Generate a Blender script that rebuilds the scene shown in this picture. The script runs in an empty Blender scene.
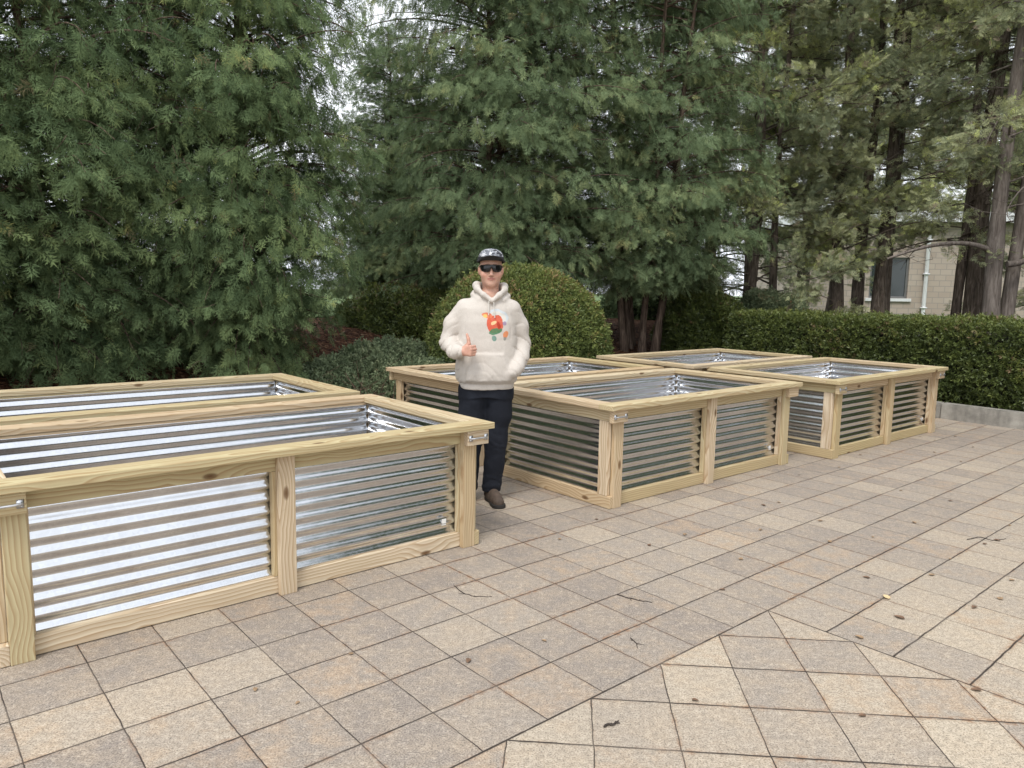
import bpy, bmesh, math, random
import numpy as np
from mathutils import Matrix, Vector
R = math.radians
sc = bpy.context.scene
COL = sc.collection
F32 = np.float32

# ------------------------------------------------------------------ helpers
def tag(o, label=None, cat=None, group=None, kind=None):
    if label: o['label'] = label
    if cat: o['category'] = cat
    if group: o['group'] = group
    if kind: o['kind'] = kind
    return o

def link(name, me, mat=None, parent=None, loc=(0, 0, 0), rot=(0, 0, 0)):
    o = bpy.data.objects.new(name, me)
    COL.objects.link(o)
    if mat is not None and me is not None:
        me.materials.append(mat)
    o.location = loc
    o.rotation_euler = rot
    if parent: o.parent = parent
    return o

def empty(name, loc, rz=0):
    o = bpy.data.objects.new(name, None)
    o.empty_display_size = .2
    COL.objects.link(o)
    o.location = loc
    o.rotation_euler = (0, 0, rz)
    return o

def np_mesh(name, V, F, smooth=False, attrs=None):
    V = np.asarray(V, F32); F = np.asarray(F, np.int32)
    me = bpy.data.meshes.new(name)
    me.vertices.add(len(V)); me.vertices.foreach_set('co', V.ravel())
    n, k = F.shape
    me.loops.add(n * k); me.loops.foreach_set('vertex_index', F.ravel())
    me.polygons.add(n)
    me.polygons.foreach_set('loop_start', np.arange(0, n * k, k, dtype=np.int32))
    me.polygons.foreach_set('use_smooth', np.full(n, smooth, bool))
    me.update(calc_edges=True)
    for an, av in (attrs or {}).items():
        av = np.asarray(av, F32)
        if av.ndim == 1:
            a = me.attributes.new(an, 'FLOAT', 'POINT'); a.data.foreach_set('value', av)
        else:
            a = me.attributes.new(an, 'FLOAT_COLOR', 'POINT')
            c = np.ones((len(av), 4), F32); c[:, :3] = av
            a.data.foreach_set('color', c.ravel())
    return me

def copy_tree(o, parent=None):
    c = o.copy(); COL.objects.link(c); c.parent = parent
    for ch in list(o.children): copy_tree(ch, c)
    return c

# chamfered box centred on its origin, longest axis x
_boxes = {}
def board_mesh(name, sx, sy, sz, ch=.004):
    key = (round(sx, 4), round(sy, 4), round(sz, 4), ch)
    if key in _boxes: return _boxes[key].copy()
    bm = bmesh.new()
    bmesh.ops.create_cube(bm, size=1)
    bmesh.ops.scale(bm, vec=(sx, sy, sz), verts=bm.verts)
    if ch: bmesh.ops.bevel(bm, geom=bm.edges[:], offset=ch, segments=2, affect='EDGES', profile=.6)
    me = bpy.data.meshes.new(name); bm.to_mesh(me); bm.free()
    _boxes[key] = me
    return me.copy()

def board(name, lo, hi, mat, parent, ch=.004):
    """a plank between two corners; the mesh is laid with its grain along its own x axis"""
    lo = Vector(lo); hi = Vector(hi); s = hi - lo; c = (lo + hi) / 2
    ax = max(range(3), key=lambda i: s[i])
    if ax == 0: d, rot = (s.x, s.y, s.z), (0, 0, 0)
    elif ax == 1: d, rot = (s.y, s.x, s.z), (0, 0, R(90))
    else: d, rot = (s.z, s.y, s.x), (0, R(-90), 0)
    me = board_mesh(name, *d, ch); me.name = name
    me.materials.clear()
    return link(name, me, mat, parent, c, rot)

class MB:
    def __init__(s): s.V = []; s.F = []; s.n = 0
    def add(s, V, F):
        V = np.asarray(V, float); s.V.append(V); s.F.append(np.asarray(F) + s.n); s.n += len(V)
    def box(s, lo, hi):
        x0, y0, z0 = lo; x1, y1, z1 = hi
        s.add([(x0,y0,z0),(x1,y0,z0),(x1,y1,z0),(x0,y1,z0),(x0,y0,z1),(x1,y0,z1),(x1,y1,z1),(x0,y1,z1)],
              [(0,3,2,1),(4,5,6,7),(0,1,5,4),(1,2,6,5),(2,3,7,6),(3,0,4,7)])
    def tube(s, P, rad, seg=8):
        P = np.asarray(P, float); n = len(P); rad = np.broadcast_to(np.asarray(rad, float), (n,))
        T = np.gradient(P, axis=0); T /= np.linalg.norm(T, axis=1)[:, None] + 1e-9
        ref = np.array([0, 0, 1.]) if abs(T[0, 2]) < .9 else np.array([1., 0, 0])
        U = np.cross(T, ref); U /= np.linalg.norm(U, axis=1)[:, None] + 1e-9
        W = np.cross(T, U)
        a = np.arange(seg) * 2 * np.pi / seg
        V = P[:, None, :] + rad[:, None, None] * (np.cos(a)[None, :, None] * U[:, None, :] + np.sin(a)[None, :, None] * W[:, None, :])
        V = V.reshape(-1, 3)
        i = np.arange(n - 1)[:, None] * seg; k = np.arange(seg)[None, :]; k2 = (k + 1) % seg
        Fq = np.stack([i + k, i + k2, i + seg + k2, i + seg + k], -1).reshape(-1, 4)
        s.add(V, Fq)
        # end caps
        for base, Pc in ((0, P[0]), ((n - 1) * seg, P[-1])):
            Vc = np.vstack([V[base:base + seg], Pc])
            kk = np.arange(seg)
            s.add(Vc, np.stack([kk, (kk + 1) % seg, np.full(seg, seg), np.full(seg, seg)], -1)[:, :4])
    def mesh(s, name, smooth=False):
        V = np.vstack(s.V); Fq = np.vstack(s.F)
        me = bpy.data.meshes.new(name)
        me.from_pydata(V.tolist(), [], [list(dict.fromkeys(map(int, f))) for f in Fq])
        if smooth: me.polygons.foreach_set('use_smooth', np.ones(len(me.polygons), bool))
        me.update()
        return me
    def build(s, name, mat, parent=None, smooth=False, loc=(0, 0, 0), rot=(0, 0, 0)):
        return link(name, s.mesh(name, smooth), mat, parent, loc, rot)

# ------------------------------------------------------------------ node helper
class NT:
    def __init__(s, name):
        s.m = bpy.data.materials.new(name); s.m.use_nodes = True
        s.t = s.m.node_tree; s.t.nodes.clear()
        s.out = s.n('ShaderNodeOutputMaterial')
    def n(s, t, **k):
        x = s.t.nodes.new(t)
        for a, b in k.items(): setattr(x, a, b)
        return x
    def l(s, a, b): s.t.links.new(a, b)
    def put(s, sock, v):
        if hasattr(v, 'is_output') or isinstance(v, bpy.types.NodeSocket): s.l(v, sock)
        else: sock.default_value = v
    def math(s, op, a, b=0., c=None, clamp=False):
        x = s.n('ShaderNodeMath', operation=op, use_clamp=clamp)
        s.put(x.inputs[0], a); s.put(x.inputs[1], b)
        if c is not None: s.put(x.inputs[2], c)
        return x.outputs[0]
    def mix(s, f, a, b, mode='MIX'):
        x = s.n('ShaderNodeMix', data_type='RGBA', blend_type=mode)
        s.put(x.inputs[0], f)
        for i, v in ((6, a), (7, b)):
            if isinstance(v, tuple): v = v + (1,) if len(v) == 3 else v
            s.put(x.inputs[i], v)
        return x.outputs[2]
    def ramp(s, f, stops, interp='LINEAR'):
        x = s.n('ShaderNodeValToRGB'); r = x.color_ramp; r.interpolation = interp
        while len(r.elements) < len(stops): r.elements.new(.5)
        for e, (p, c) in zip(r.elements, stops):
            e.position = p; e.color = (c, c, c, 1) if not isinstance(c, tuple) else c + (1,)
        s.put(x.inputs[0], f)
        return x.outputs[0]
    def noise(s, vec, scale, detail=4, rough=.55, dist=0., dims='3D', out=0):
        x = s.n('ShaderNodeTexNoise', noise_dimensions=dims)
        s.put(x.inputs['Vector'], vec); s.put(x.inputs['Scale'], scale)
        x.inputs['Detail'].default_value = detail; x.inputs['Roughness'].default_value = rough
        x.inputs['Distortion'].default_value = dist
        return x.outputs[out]
    def voro(s, vec, scale, feature='F1', out=0, dims='3D', rnd=1.):
        x = s.n('ShaderNodeTexVoronoi', feature=feature, voronoi_dimensions=dims)
        s.put(x.inputs['Vector'], vec); s.put(x.inputs['Scale'], scale); x.inputs['Randomness'].default_value = rnd
        return x.outputs[out]
    def white(s, vec):
        x = s.n('ShaderNodeTexWhiteNoise', noise_dimensions='3D'); s.put(x.inputs['Vector'], vec)
        return x
    def xyz(s, v):
        x = s.n('ShaderNodeSeparateXYZ'); s.put(x.inputs[0], v); return x.outputs
    def comb(s, a, b, c=0.):
        x = s.n('ShaderNodeCombineXYZ'); s.put(x.inputs[0], a); s.put(x.inputs[1], b); s.put(x.inputs[2], c); return x.outputs[0]
    def vmath(s, op, a, b=(0, 0, 0)):
        x = s.n('ShaderNodeVectorMath', operation=op); s.put(x.inputs[0], a)
        if op == 'SCALE': s.put(x.inputs['Scale'], b)
        else: s.put(x.inputs[1], b)
        return x.outputs[0]
    def obj(s): return s.n('ShaderNodeTexCoord').outputs['Object']
    def rand(s): return s.n('ShaderNodeObjectInfo').outputs['Random']
    def attr(s, name, out='Fac'): return s.n('ShaderNodeAttribute', attribute_name=name).outputs[out]
    def bump(s, h, strength=.3, dist=.01):
        x = s.n('ShaderNodeBump'); s.put(x.inputs['Height'], h)
        x.inputs['Strength'].default_value = strength; x.inputs['Distance'].default_value = dist
        return x.outputs[0]
    def bsdf(s, col, rough=.6, metal=0., nrm=None, spec=None, **kw):
        b = s.n('ShaderNodeBsdfPrincipled')
        if isinstance(col, tuple): col = col + (1,) if len(col) == 3 else col
        s.put(b.inputs['Base Color'], col); s.put(b.inputs['Roughness'], rough); s.put(b.inputs['Metallic'], metal)
        if nrm is not None: s.l(nrm, b.inputs['Normal'])
        if spec is not None: b.inputs['Specular IOR Level'].default_value = spec
        for k, v in kw.items(): s.put(b.inputs[k.replace('_', ' ')], v)
        s.l(b.outputs[0], s.out.inputs[0])
        return b

def simple(name, col, rough=.6, metal=0., var=.12, scale=12, bump=0.):
    t = NT(name); o = t.obj()
    nz = t.noise(o, scale, 5)
    c2 = tuple(max(0, c * (1 - var)) for c in col); c3 = tuple(min(1, c * (1 + var)) for c in col)
    c = t.ramp(nz, [(.3, c2), (.7, c3)])
    t.bsdf(c, rough, metal, t.bump(t.noise(o, scale * 6, 4), bump, .004) if bump else None)
    return t.m

# ------------------------------------------------------------------ materials
def mat_wood():
    t = NT('treated_pine'); o = t.obj(); rnd = t.rand()
    wn = t.white(t.comb(rnd, t.math('MULTIPLY', rnd, 7.3), .2)).outputs['Color']
    wx, wy, wz = t.xyz(wn)
    off = t.vmath('SCALE', wn, 37.)
    x, y, z = t.xyz(o)
    # log coordinates: pith lies below / beside the board and wanders slowly along it
    q = t.vmath('ADD', t.comb(t.math('MULTIPLY', x, .75), t.math('MULTIPLY', y, 1.), z), off)
    wan = t.noise(q, 1.7, 3, .5, out=1)
    ax, ay, az = t.xyz(wan)
    yy = t.math('ADD', t.math('ADD', y, t.math('MULTIPLY', t.math('SUBTRACT', wx, .5), .12)), t.math('MULTIPLY', t.math('SUBTRACT', ax, .5), .10))
    zz = t.math('ADD', t.math('ADD', z, t.math('ADD', .03, t.math('MULTIPLY', wy, .06))), t.math('MULTIPLY', t.math('SUBTRACT', ay, .5), .12))
    # knots bend the grain
    kp = t.vmath('ADD', t.comb(t.math('MULTIPLY', x, .42), t.math('MULTIPLY', t.math('ADD', y, z), 1.0), 0.), off)
    kd = t.voro(kp, 3.1, 'F1', 0, '2D')
    kn = t.math('SUBTRACT', 1., t.math('MULTIPLY', kd, 11.), clamp=True)
    kn = t.math('MULTIPLY', kn, t.math('GREATER_THAN', t.math('FRACT', t.math('MULTIPLY', wz, 9.1)), .12))
    dist = t.math('SQRT', t.math('ADD', t.math('MULTIPLY', yy, yy), t.math('MULTIPLY', zz, zz)))
    dist = t.math('ADD', dist, t.math('MULTIPLY', t.math('SUBTRACT', 1., t.math('MULTIPLY', kd, 4.), clamp=True), .030))
    ring = t.math('FRACT', t.math('MULTIPLY', dist, 62.))
    ring = t.ramp(ring, [(0., 0.), (.62, .55), (.86, 1.), (1., 0.)])
    fib = t.noise(t.vmath('ADD', t.comb(t.math('MULTIPLY', x, 2.2), t.math('MULTIPLY', y, 95.), t.math('MULTIPLY', z, 95.)), off), 1., 4, .6)
    blot = t.noise(t.vmath('ADD', t.comb(t.math('MULTIPLY', x, 2.), t.math('MULTIPLY', y, 7.), t.math('MULTIPLY', z, 7.)), off), 1., 4)
    early = t.mix(wz, (.75, .645, .49), (.60, .465, .29))
    green = t.mix(t.ramp(t.math('ADD', t.math('MULTIPLY', wx, .85), t.math('MULTIPLY', blot, .35)), [(.45, 0.), (.9, .70)]), early, (.52, .475, .255))
    late = t.mix(.80, green, (.31, .17, .068))
    c = t.mix(t.math('MULTIPLY', ring, t.math('ADD', .55, t.math('MULTIPLY', fib, .60))), green, late)
    c = t.mix(t.ramp(fib, [(.35, .30), (.6, 0.)]), c, (.30, .20, .10))
    c = t.mix(t.ramp(kn, [(.38, 0.), (.62, .75), (.9, .95)]), c, (.125, .06, .022))
    # ink / handling marks
    mk = t.noise(t.vmath('ADD', t.vmath('SCALE', o, 1.), off), 9., 5, .7)
    c = t.mix(t.ramp(mk, [(.70, 0.), (.78, .22)]), c, (.20, .15, .09))
    c = t.mix(t.math('MULTIPLY', t.math('SUBTRACT', wy, .5), .35, clamp=True), c, (.42, .30, .16))
    h = t.math('ADD', t.math('MULTIPLY', fib, .7), t.math('MULTIPLY', ring, .35))
    t.bsdf(c, t.ramp(fib, [(.3, .62), (.7, .8)]), 0, t.bump(h, .35, .0025), .35)
    return t.m

def mat_metal():
    t = NT('galvanised_steel'); o = t.obj(); rnd = t.rand()
    p = t.vmath('ADD', o, t.comb(t.math('MULTIPLY', rnd, 31.), 0., 0.))
    sp = t.voro(p, 70., 'F1', 1)
    spx = t.xyz(sp)[0]
    st = t.noise(t.vmath('MULTIPLY', p, (2., 2., 60.)), 1., 4)
    sm = t.noise(p, 5., 4)
    c = t.mix(spx, (.64, .655, .68), (.70, .715, .74))
    c = t.mix(t.ramp(sm, [(.42, 0.), (.75, .35)]), c, (.55, .55, .55))
    r = t.math('ADD', t.math('ADD', .11, t.math('MULTIPLY', spx, .04)), t.math('MULTIPLY', sm, .12))
    big = t.noise(t.vmath('MULTIPLY', p, (1.6, 1.6, 3.)), 1.6, 2)
    nb = t.n('ShaderNodeBump'); t.l(big, nb.inputs['Height']); nb.inputs['Strength'].default_value = .16; nb.inputs['Distance'].default_value = .02
    b2 = t.n('ShaderNodeBump'); t.l(st, b2.inputs['Height']); b2.inputs['Strength'].default_value = .05; b2.inputs['Distance'].default_value = .001
    t.l(nb.outputs[0], b2.inputs['Normal'])
    t.bsdf(c, r, 1., b2.outputs[0])
    return t.m

TY = 0.7107510846; TX0, TY0, TS = -0.266456, 2.628595, .3048
def mat_paving():
    t = NT('stone_pavers'); o = t.obj(); X, Y, Z = t.xyz(o)
    cs, sn = math.cos(TY), math.sin(TY)
    px = t.math('DIVIDE', t.math('SUBTRACT', X, TX0), TS); py = t.math('DIVIDE', t.math('SUBTRACT', Y, TY0), TS)
    i = t.math('ADD', t.math('MULTIPLY', px, cs), t.math('MULTIPLY', py, sn))
    j = t.math('SUBTRACT', t.math('MULTIPLY', px, sn), t.math('MULTIPLY', py, cs))
    i = t.math('ADD', i, .07); j = t.math('SUBTRACT', j, .04)
    i0, j0 = 6., 1.
    di = t.math('SUBTRACT', i, i0); dj = t.math('SUBTRACT', j, j0)
    inset = t.math('MULTIPLY', t.math('LESS_THAN', di, 0.), t.math('GREATER_THAN', dj, 0.))
    pale = t.math('GREATER_THAN', dj, 0.)
    a = t.math('MULTIPLY', t.math('ADD', di, dj), .70711); b = t.math('MULTIPLY', t.math('SUBTRACT', di, dj), .70711)
    jj = j
    def sel(u, v): return t.math('ADD', t.math('MULTIPLY', inset, v), t.math('MULTIPLY', t.math('SUBTRACT', 1., inset), u))
    wob = t.noise(o, 9., 3)
    wv = t.math('MULTIPLY', t.math('SUBTRACT', wob, .5), .035)
    u = t.math('ADD', sel(i, a), wv); v = t.math('ADD', sel(jj, b), wv)
    cu = t.math('FLOOR', u); cv = t.math('FLOOR', v)
    cell = t.white(t.comb(cu, cv, t.math('MULTIPLY', inset, 5.)))
    r1, r2, r3 = t.xyz(cell.outputs['Color'])
    def edge(w):
        f = t.math('FRACT', w); return t.math('MINIMUM', f, t.math('SUBTRACT', 1., f))
    eu, ev = edge(u), edge(v)
    # borders of the turned square
    bi = t.math('ADD', t.math('ABSOLUTE', di), t.math('MULTIPLY', t.math('LESS_THAN', dj, 0.), 9.))
    bj = t.math('ADD', t.math('ABSOLUTE', dj), t.math('MULTIPLY', t.math('GREATER_THAN', di, 20.), 9.))
    e = t.math('MINIMUM', t.math('MINIMUM', t.math('MULTIPLY', eu, 1.8), ev), t.math('MINIMUM', bi, bj))
    jn = t.noise(o, 16., 3)
    e = t.math('ADD', e, t.math('MULTIPLY', t.math('SUBTRACT', jn, .5), .010))
    joint = t.ramp(e, [(.008, 1.), (.019, 0.)])
    soft = t.ramp(e, [(.0, 1.), (.09, 0.)])
    # stone colours
    g1 = t.noise(o, 150., 4, .8); g2 = t.noise(o, 38., 6, .72); g3 = t.noise(t.vmath('ADD', o, t.vmath('SCALE', cell.outputs['Color'], 9.)), 9., 5, .6)
    sel_c = t.math('ADD', t.math('MULTIPLY', r1, t.math('SUBTRACT', .80, t.math('MULTIPLY', pale, .26))), t.math('MULTIPLY', pale, .46))
    base = t.ramp(sel_c, [(.0, (0.276, 0.235, 0.203)), (.38, (0.315, 0.270, 0.229)), (.62, (0.363, 0.311, 0.259)), (.82, (0.459, 0.387, 0.302)), (1., (0.513, 0.436, 0.336))])
    beige = t.mix(.55, base, (.54, .42, .29))
    c = t.mix(t.ramp(g3, [(.40, 0.), (.66, .70)]), base, beige)
    c = t.mix(t.ramp(t.math('MULTIPLY', g3, r2), [(.40, 0.), (.60, .32)]), c, (.48, .31, .18))
    c = t.mix(t.ramp(g2, [(.40, .75), (.55, 0.)]), c, t.mix(.5, c, (.17, .14, .11)))
    c = t.mix(t.ramp(g2, [(.54, 0.), (.68, .65)]), c, (.56, .48, .38))
    c = t.mix(t.ramp(g1, [(.38, .85), (.49, 0.)]), c, (.09, .075, .062))
    c = t.mix(t.ramp(g1, [(.54, 0.), (.66, .65)]), c, (.60, .54, .45))
    # rust-brown stain along some joints, worn by water
    st = t.math('MULTIPLY', soft, t.ramp(t.noise(o, 1.7, 5, .6), [(.46, 0.), (.62, .95)]))
    st = t.math('MULTIPLY', st, t.ramp(t.noise(o, 30., 4, .7), [(.4, 0.), (.6, 1.)]))
    c = t.mix(st, c, (.27, .13, .055))
    big = t.noise(o, .55, 4)
    c = t.mix(t.ramp(big, [(.45, 0.), (.7, .22)]), c, (.20, .18, .165))
    c = t.mix(t.math('MULTIPLY', joint, t.ramp(t.noise(o, 3.1, 3), [(.30, .6), (.55, 1.)])), c, (.040, .031, .025))
    h = t.math('ADD', t.math('MULTIPLY', t.ramp(e, [(.0, 0.), (.03, 1.)]), 1.), t.math('MULTIPLY', g2, .25))
    h = t.math('ADD', h, t.math('MULTIPLY', r3, .35))
    t.bsdf(c, t.ramp(g2, [(.3, .6), (.7, .85)]), 0, t.bump(h, .5, .004), .3)
    return t.m

def mat_leaf(name, stops, trans=.25, rough=.6, spec=.25):
    t = NT(name); f = t.attr('tint')
    c = t.ramp(f, stops)
    b = t.n('ShaderNodeBsdfPrincipled'); t.l(c, b.inputs['Base Color']); b.inputs['Roughness'].default_value = rough
    b.inputs['Specular IOR Level'].default_value = spec
    tr = t.n('ShaderNodeBsdfTranslucent'); t.l(c, tr.inputs[0])
    m = t.n('ShaderNodeMixShader'); m.inputs[0].default_value = trans
    t.l(b.outputs[0], m.inputs[1]); t.l(tr.outputs[0], m.inputs[2]); t.l(m.outputs[0], t.out.inputs[0])
    return t.m

def mat_bark(name, c1, c2, c3):
    t = NT(name); o = t.obj()
    p = t.vmath('MULTIPLY', o, (1, 1, .14))
    n1 = t.noise(p, 26., 5, .65, .6); n2 = t.noise(o, 3., 4)
    c = t.ramp(n1, [(.32, c1), (.5, c2), (.68, c3)])
    c = t.mix(t.ramp(n2, [(.45, 0.), (.75, .4)]), c, c1)
    t.bsdf(c, .9, 0, t.bump(n1, .8, .02), .1)
    return t.m

M = {}
M['wood'] = mat_wood(); M['metal'] = mat_metal(); M['paving'] = mat_paving()
M['galv'] = simple('galvanised_fitting', (.62, .63, .65), .32, 1., .12, 60, .1)
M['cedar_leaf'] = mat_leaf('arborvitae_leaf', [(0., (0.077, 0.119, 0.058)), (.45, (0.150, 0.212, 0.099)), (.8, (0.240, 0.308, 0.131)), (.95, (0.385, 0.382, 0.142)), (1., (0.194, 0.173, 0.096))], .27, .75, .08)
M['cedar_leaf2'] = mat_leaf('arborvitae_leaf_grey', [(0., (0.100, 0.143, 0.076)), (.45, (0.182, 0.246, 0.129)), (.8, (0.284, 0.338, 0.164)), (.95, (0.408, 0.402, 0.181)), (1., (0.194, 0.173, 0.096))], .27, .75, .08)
M['juniper_leaf'] = mat_leaf('juniper_leaf', [(0., (0.166, 0.202, 0.132)), (.4, (0.300, 0.333, 0.199)), (.7, (0.433, 0.447, 0.251)), (.9, (0.600, 0.665, 0.233)), (1., (0.286, 0.231, 0.168))], .3, .75, .08)
M['yew_leaf'] = mat_leaf('yew_leaf', [(0., (0.049, 0.069, 0.024)), (.45, (0.102, 0.133, 0.036)), (.8, (0.174, 0.202, 0.049)), (.92, (0.179, 0.140, 0.067)), (1., (0.190, 0.129, 0.073))], .2, .45, .4)
M['yew_dome_leaf'] = mat_leaf('yew_dome_leaf', [(0., (0.067, 0.095, 0.035)), (.4, (0.137, 0.177, 0.052)), (.72, (0.216, 0.251, 0.068)), (.88, (0.319, 0.239, 0.096)), (1., (0.258, 0.168, 0.095))], .2, .5, .3)
M['cover_leaf'] = mat_leaf('ground_cover_leaf', [(0., (0.102, 0.140, 0.078)), (.5, (0.194, 0.242, 0.133)), (.85, (0.326, 0.353, 0.204)), (1., (0.388, 0.222, 0.126))], .2, .5)
M['twig_red'] = simple('red_twig', (.12, .06, .045), .8, 0, .3, 20)
M['bark_dark'] = mat_bark('bark_dark', (0.043, 0.035, 0.028), (0.113, 0.090, 0.072), (0.225, 0.186, 0.154))
M['bark_grey'] = mat_bark('bark_grey', (0.102, 0.084, 0.072), (0.186, 0.158, 0.138), (0.282, 0.246, 0.216))
M['bark_brown'] = mat_bark('bark_brown', (0.043, 0.030, 0.023), (0.113, 0.081, 0.062), (0.232, 0.174, 0.133))
M['core'] = simple('dark_shrub_inside', (.018, .016, .011), .9, 0, .4, 14)  # near-black, for hedge stems and the solid filler inside shrubs

# ------------------------------------------------------------------ camera
F_PX, PITCH, ROLL, CAMH = 740.389, .125004, .0170917, 1.577293
cam = bpy.data.cameras.new('camera'); cam.sensor_width = 36; cam.lens = F_PX / 1024 * 36
cam.clip_start = .05; cam.clip_end = 3000
co = bpy.data.objects.new('camera', cam); COL.objects.link(co)
fw = Vector((0, math.cos(PITCH), -math.sin(PITCH))); up = Vector((0, math.sin(PITCH), math.cos(PITCH))); rt = Vector((1, 0, 0))
rt2 = math.cos(ROLL) * rt + math.sin(ROLL) * up; up2 = math.cos(ROLL) * up - math.sin(ROLL) * rt
Mx = Matrix((rt2, up2, -fw)).transposed().to_4x4(); Mx.translation = (0, 0, CAMH)
co.matrix_world = Mx
sc.camera = co

# ------------------------------------------------------------------ light
SUN_EL, SUN_AZ = 58., 200.      # azimuth measured clockwise from +Y: behind the camera, a little left
w = bpy.data.worlds.new('World'); sc.world = w; w.use_nodes = True
nt = w.node_tree; nt.nodes.clear()
sky = nt.nodes.new('ShaderNodeTexSky'); sky.sky_type = 'NISHITA'; sky.sun_disc = False
sky.sun_elevation = R(SUN_EL); sky.sun_rotation = R(SUN_AZ); sky.air_density = 1.; sky.dust_density = 3.
hs = nt.nodes.new('ShaderNodeHueSaturation'); hs.inputs['Saturation'].default_value = .22
cl = nt.nodes.new('ShaderNodeTexNoise'); cl.inputs['Scale'].default_value = 2.2; cl.inputs['Detail'].default_value = 5
tcw = nt.nodes.new('ShaderNodeTexCoord')
mpw = nt.nodes.new('ShaderNodeMapping'); mpw.inputs['Scale'].default_value = (1, 1, 2.5)
mxw = nt.nodes.new('ShaderNodeMix'); mxw.data_type = 'RGBA'; mxw.blend_type = 'MIX'; mxw.inputs[0].default_value = .72
crw = nt.nodes.new('ShaderNodeValToRGB'); crw.color_ramp.elements[0].position = .3; crw.color_ramp.elements[1].position = .72
crw.color_ramp.elements[0].color = (9.0, 9.6, 10.6, 1); crw.color_ramp.elements[1].color = (12.6, 12.9, 13.3, 1)
bg = nt.nodes.new('ShaderNodeBackground'); bg.inputs['Strength'].default_value = .10
wo = nt.nodes.new('ShaderNodeOutputWorld')
nt.links.new(tcw.outputs['Generated'], mpw.inputs[0]); nt.links.new(mpw.outputs[0], cl.inputs['Vector']); nt.links.new(cl.outputs[0], crw.inputs[0])
nt.links.new(sky.outputs[0], hs.inputs['Color']); nt.links.new(hs.outputs[0], mxw.inputs[6]); nt.links.new(crw.outputs[0], mxw.inputs[7])
nt.links.new(mxw.outputs[2], bg.inputs['Color']); nt.links.new(bg.outputs[0], wo.inputs[0])
sl = bpy.data.lights.new('sun', 'SUN'); sl.energy = 1.4; sl.angle = R(16); sl.color = (1, .96, .9)
so = bpy.data.objects.new('sun', sl); COL.objects.link(so); so.location = (0, -10, 20)
az = R(SUN_AZ); el = R(SUN_EL)
sd = Vector((math.sin(az) * math.cos(el), math.cos(az) * math.cos(el), math.sin(el)))
so.rotation_euler = (-sd).to_track_quat('-Z', 'Y').to_euler()
sc.view_settings.view_transform = 'Standard'; sc.view_settings.look = 'None'; sc.view_settings.gamma = 1
sc.view_settings.exposure = 0.64
sc.cycles.max_bounces = 6; sc.cycles.diffuse_bounces = 3; sc.cycles.glossy_bounces = 4; sc.cycles.transmission_bounces = 2; sc.cycles.transparent_max_bounces = 2

# ------------------------------------------------------------------ ground
def sheet(name, x0, y0, x1, y1, z, mat):
    return tag(link(name, np_mesh(name, [(x0, y0, z), (x1, y0, z), (x1, y1, z), (x0, y1, z)], [(0, 1, 2, 3)]), mat), kind='structure')
M['grass'] = simple('lawn_grass', (.075, .125, .028), .95, 0, .45, 3, .5)
sheet('ground', -900, -900, 900, 900, -.06, M['grass'])
sheet('paving', -26, -26, 26, 17, 0, M['paving'])

N1 = np.array([-.6452, .7640]); P1 = np.array([-1.69, 8.03])      # line behind the rear row of beds
N2 = np.array([.7960, .6053]); P2 = np.array([5.97, 9.27])        # line along the hedge
C12 = np.linalg.solve(np.array([N1, N2]), np.array([N1 @ P1, N2 @ P2]))   # the corner of the two kerbs
def s1(x, y): return (x - P1[0]) * N1[0] + (y - P1[1]) * N1[1]
def s2(x, y): return (x - P2[0]) * N2[0] + (y - P2[1]) * N2[1]
def ssm(x): x = np.clip(x, 0, 1); return x * x * (3 - 2 * x)
def ground_z(x, y):
    a = np.maximum(s1(x, y) - .1, 0)
    z = .16 + .80 * ssm(a / 3.4)
    return z
rng = np.random.default_rng(7)
def terrain(name, mat, lo, hi, dz, step, ext):
    xs = np.arange(ext[0], ext[1], step); ys = np.arange(ext[2], ext[3], step)
    Xg, Yg = np.meshgrid(xs, ys, indexing='ij')
    s = np.maximum(s1(Xg, Yg), s2(Xg, Yg))
    Zg = ground_z(Xg, Yg) + dz
    if step < .3: Zg = Zg + .02 * np.sin(Xg * 3.1 + np.sin(Yg * 2.3)) * np.sin(Yg * 3.7)
    V = np.stack([Xg, Yg, Zg], -1).reshape(-1, 3); nx, ny = Xg.shape
    i = np.arange(nx - 1)[:, None] * ny + np.arange(ny - 1)[None, :]
    Fq = np.stack([i, i + ny, i + ny + 1, i + 1], -1).reshape(-1, 4)
    sv = s.reshape(-1)[Fq]
    keep = (sv.min(1) > lo) & (sv.max(1) < hi)
    Fq = Fq[keep]; used, inv = np.unique(Fq, return_inverse=True)
    return tag(link(name, np_mesh(name, V[used], inv.reshape(-1, 4), True), mat), kind='structure')
def mat_mulch():
    t = NT('bark_mulch'); o = t.obj()
    v = t.voro(t.vmath('MULTIPLY', o, (1, 1.7, 1)), 26., 'F1', 1); d = t.voro(t.vmath('MULTIPLY', o, (1, 1.7, 1)), 26., 'F1', 0)
    n = t.noise(o, 5., 5)
    c = t.ramp(t.xyz(v)[0], [(0., (0.036, 0.018, 0.011)), (.5, (0.104, 0.047, 0.027)), (.85, (0.170, 0.079, 0.045)), (1., (0.320, 0.193, 0.112))])
    c = t.mix(t.ramp(n, [(.45, 0.), (.7, .5)]), c, (.022, .013, .010))
    t.bsdf(c, .95, 0, t.bump(d, 1., .05), .1)
    return t.m
M['mulch'] = mat_mulch()
terrain('mulch_bed', M['mulch'], -.02, 8., 0, .16, (-16, 16, 0, 26))
terrain('lawn', M['grass'], 6.9, 400., .012, .8, (-60, 70, -6, 90))

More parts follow.
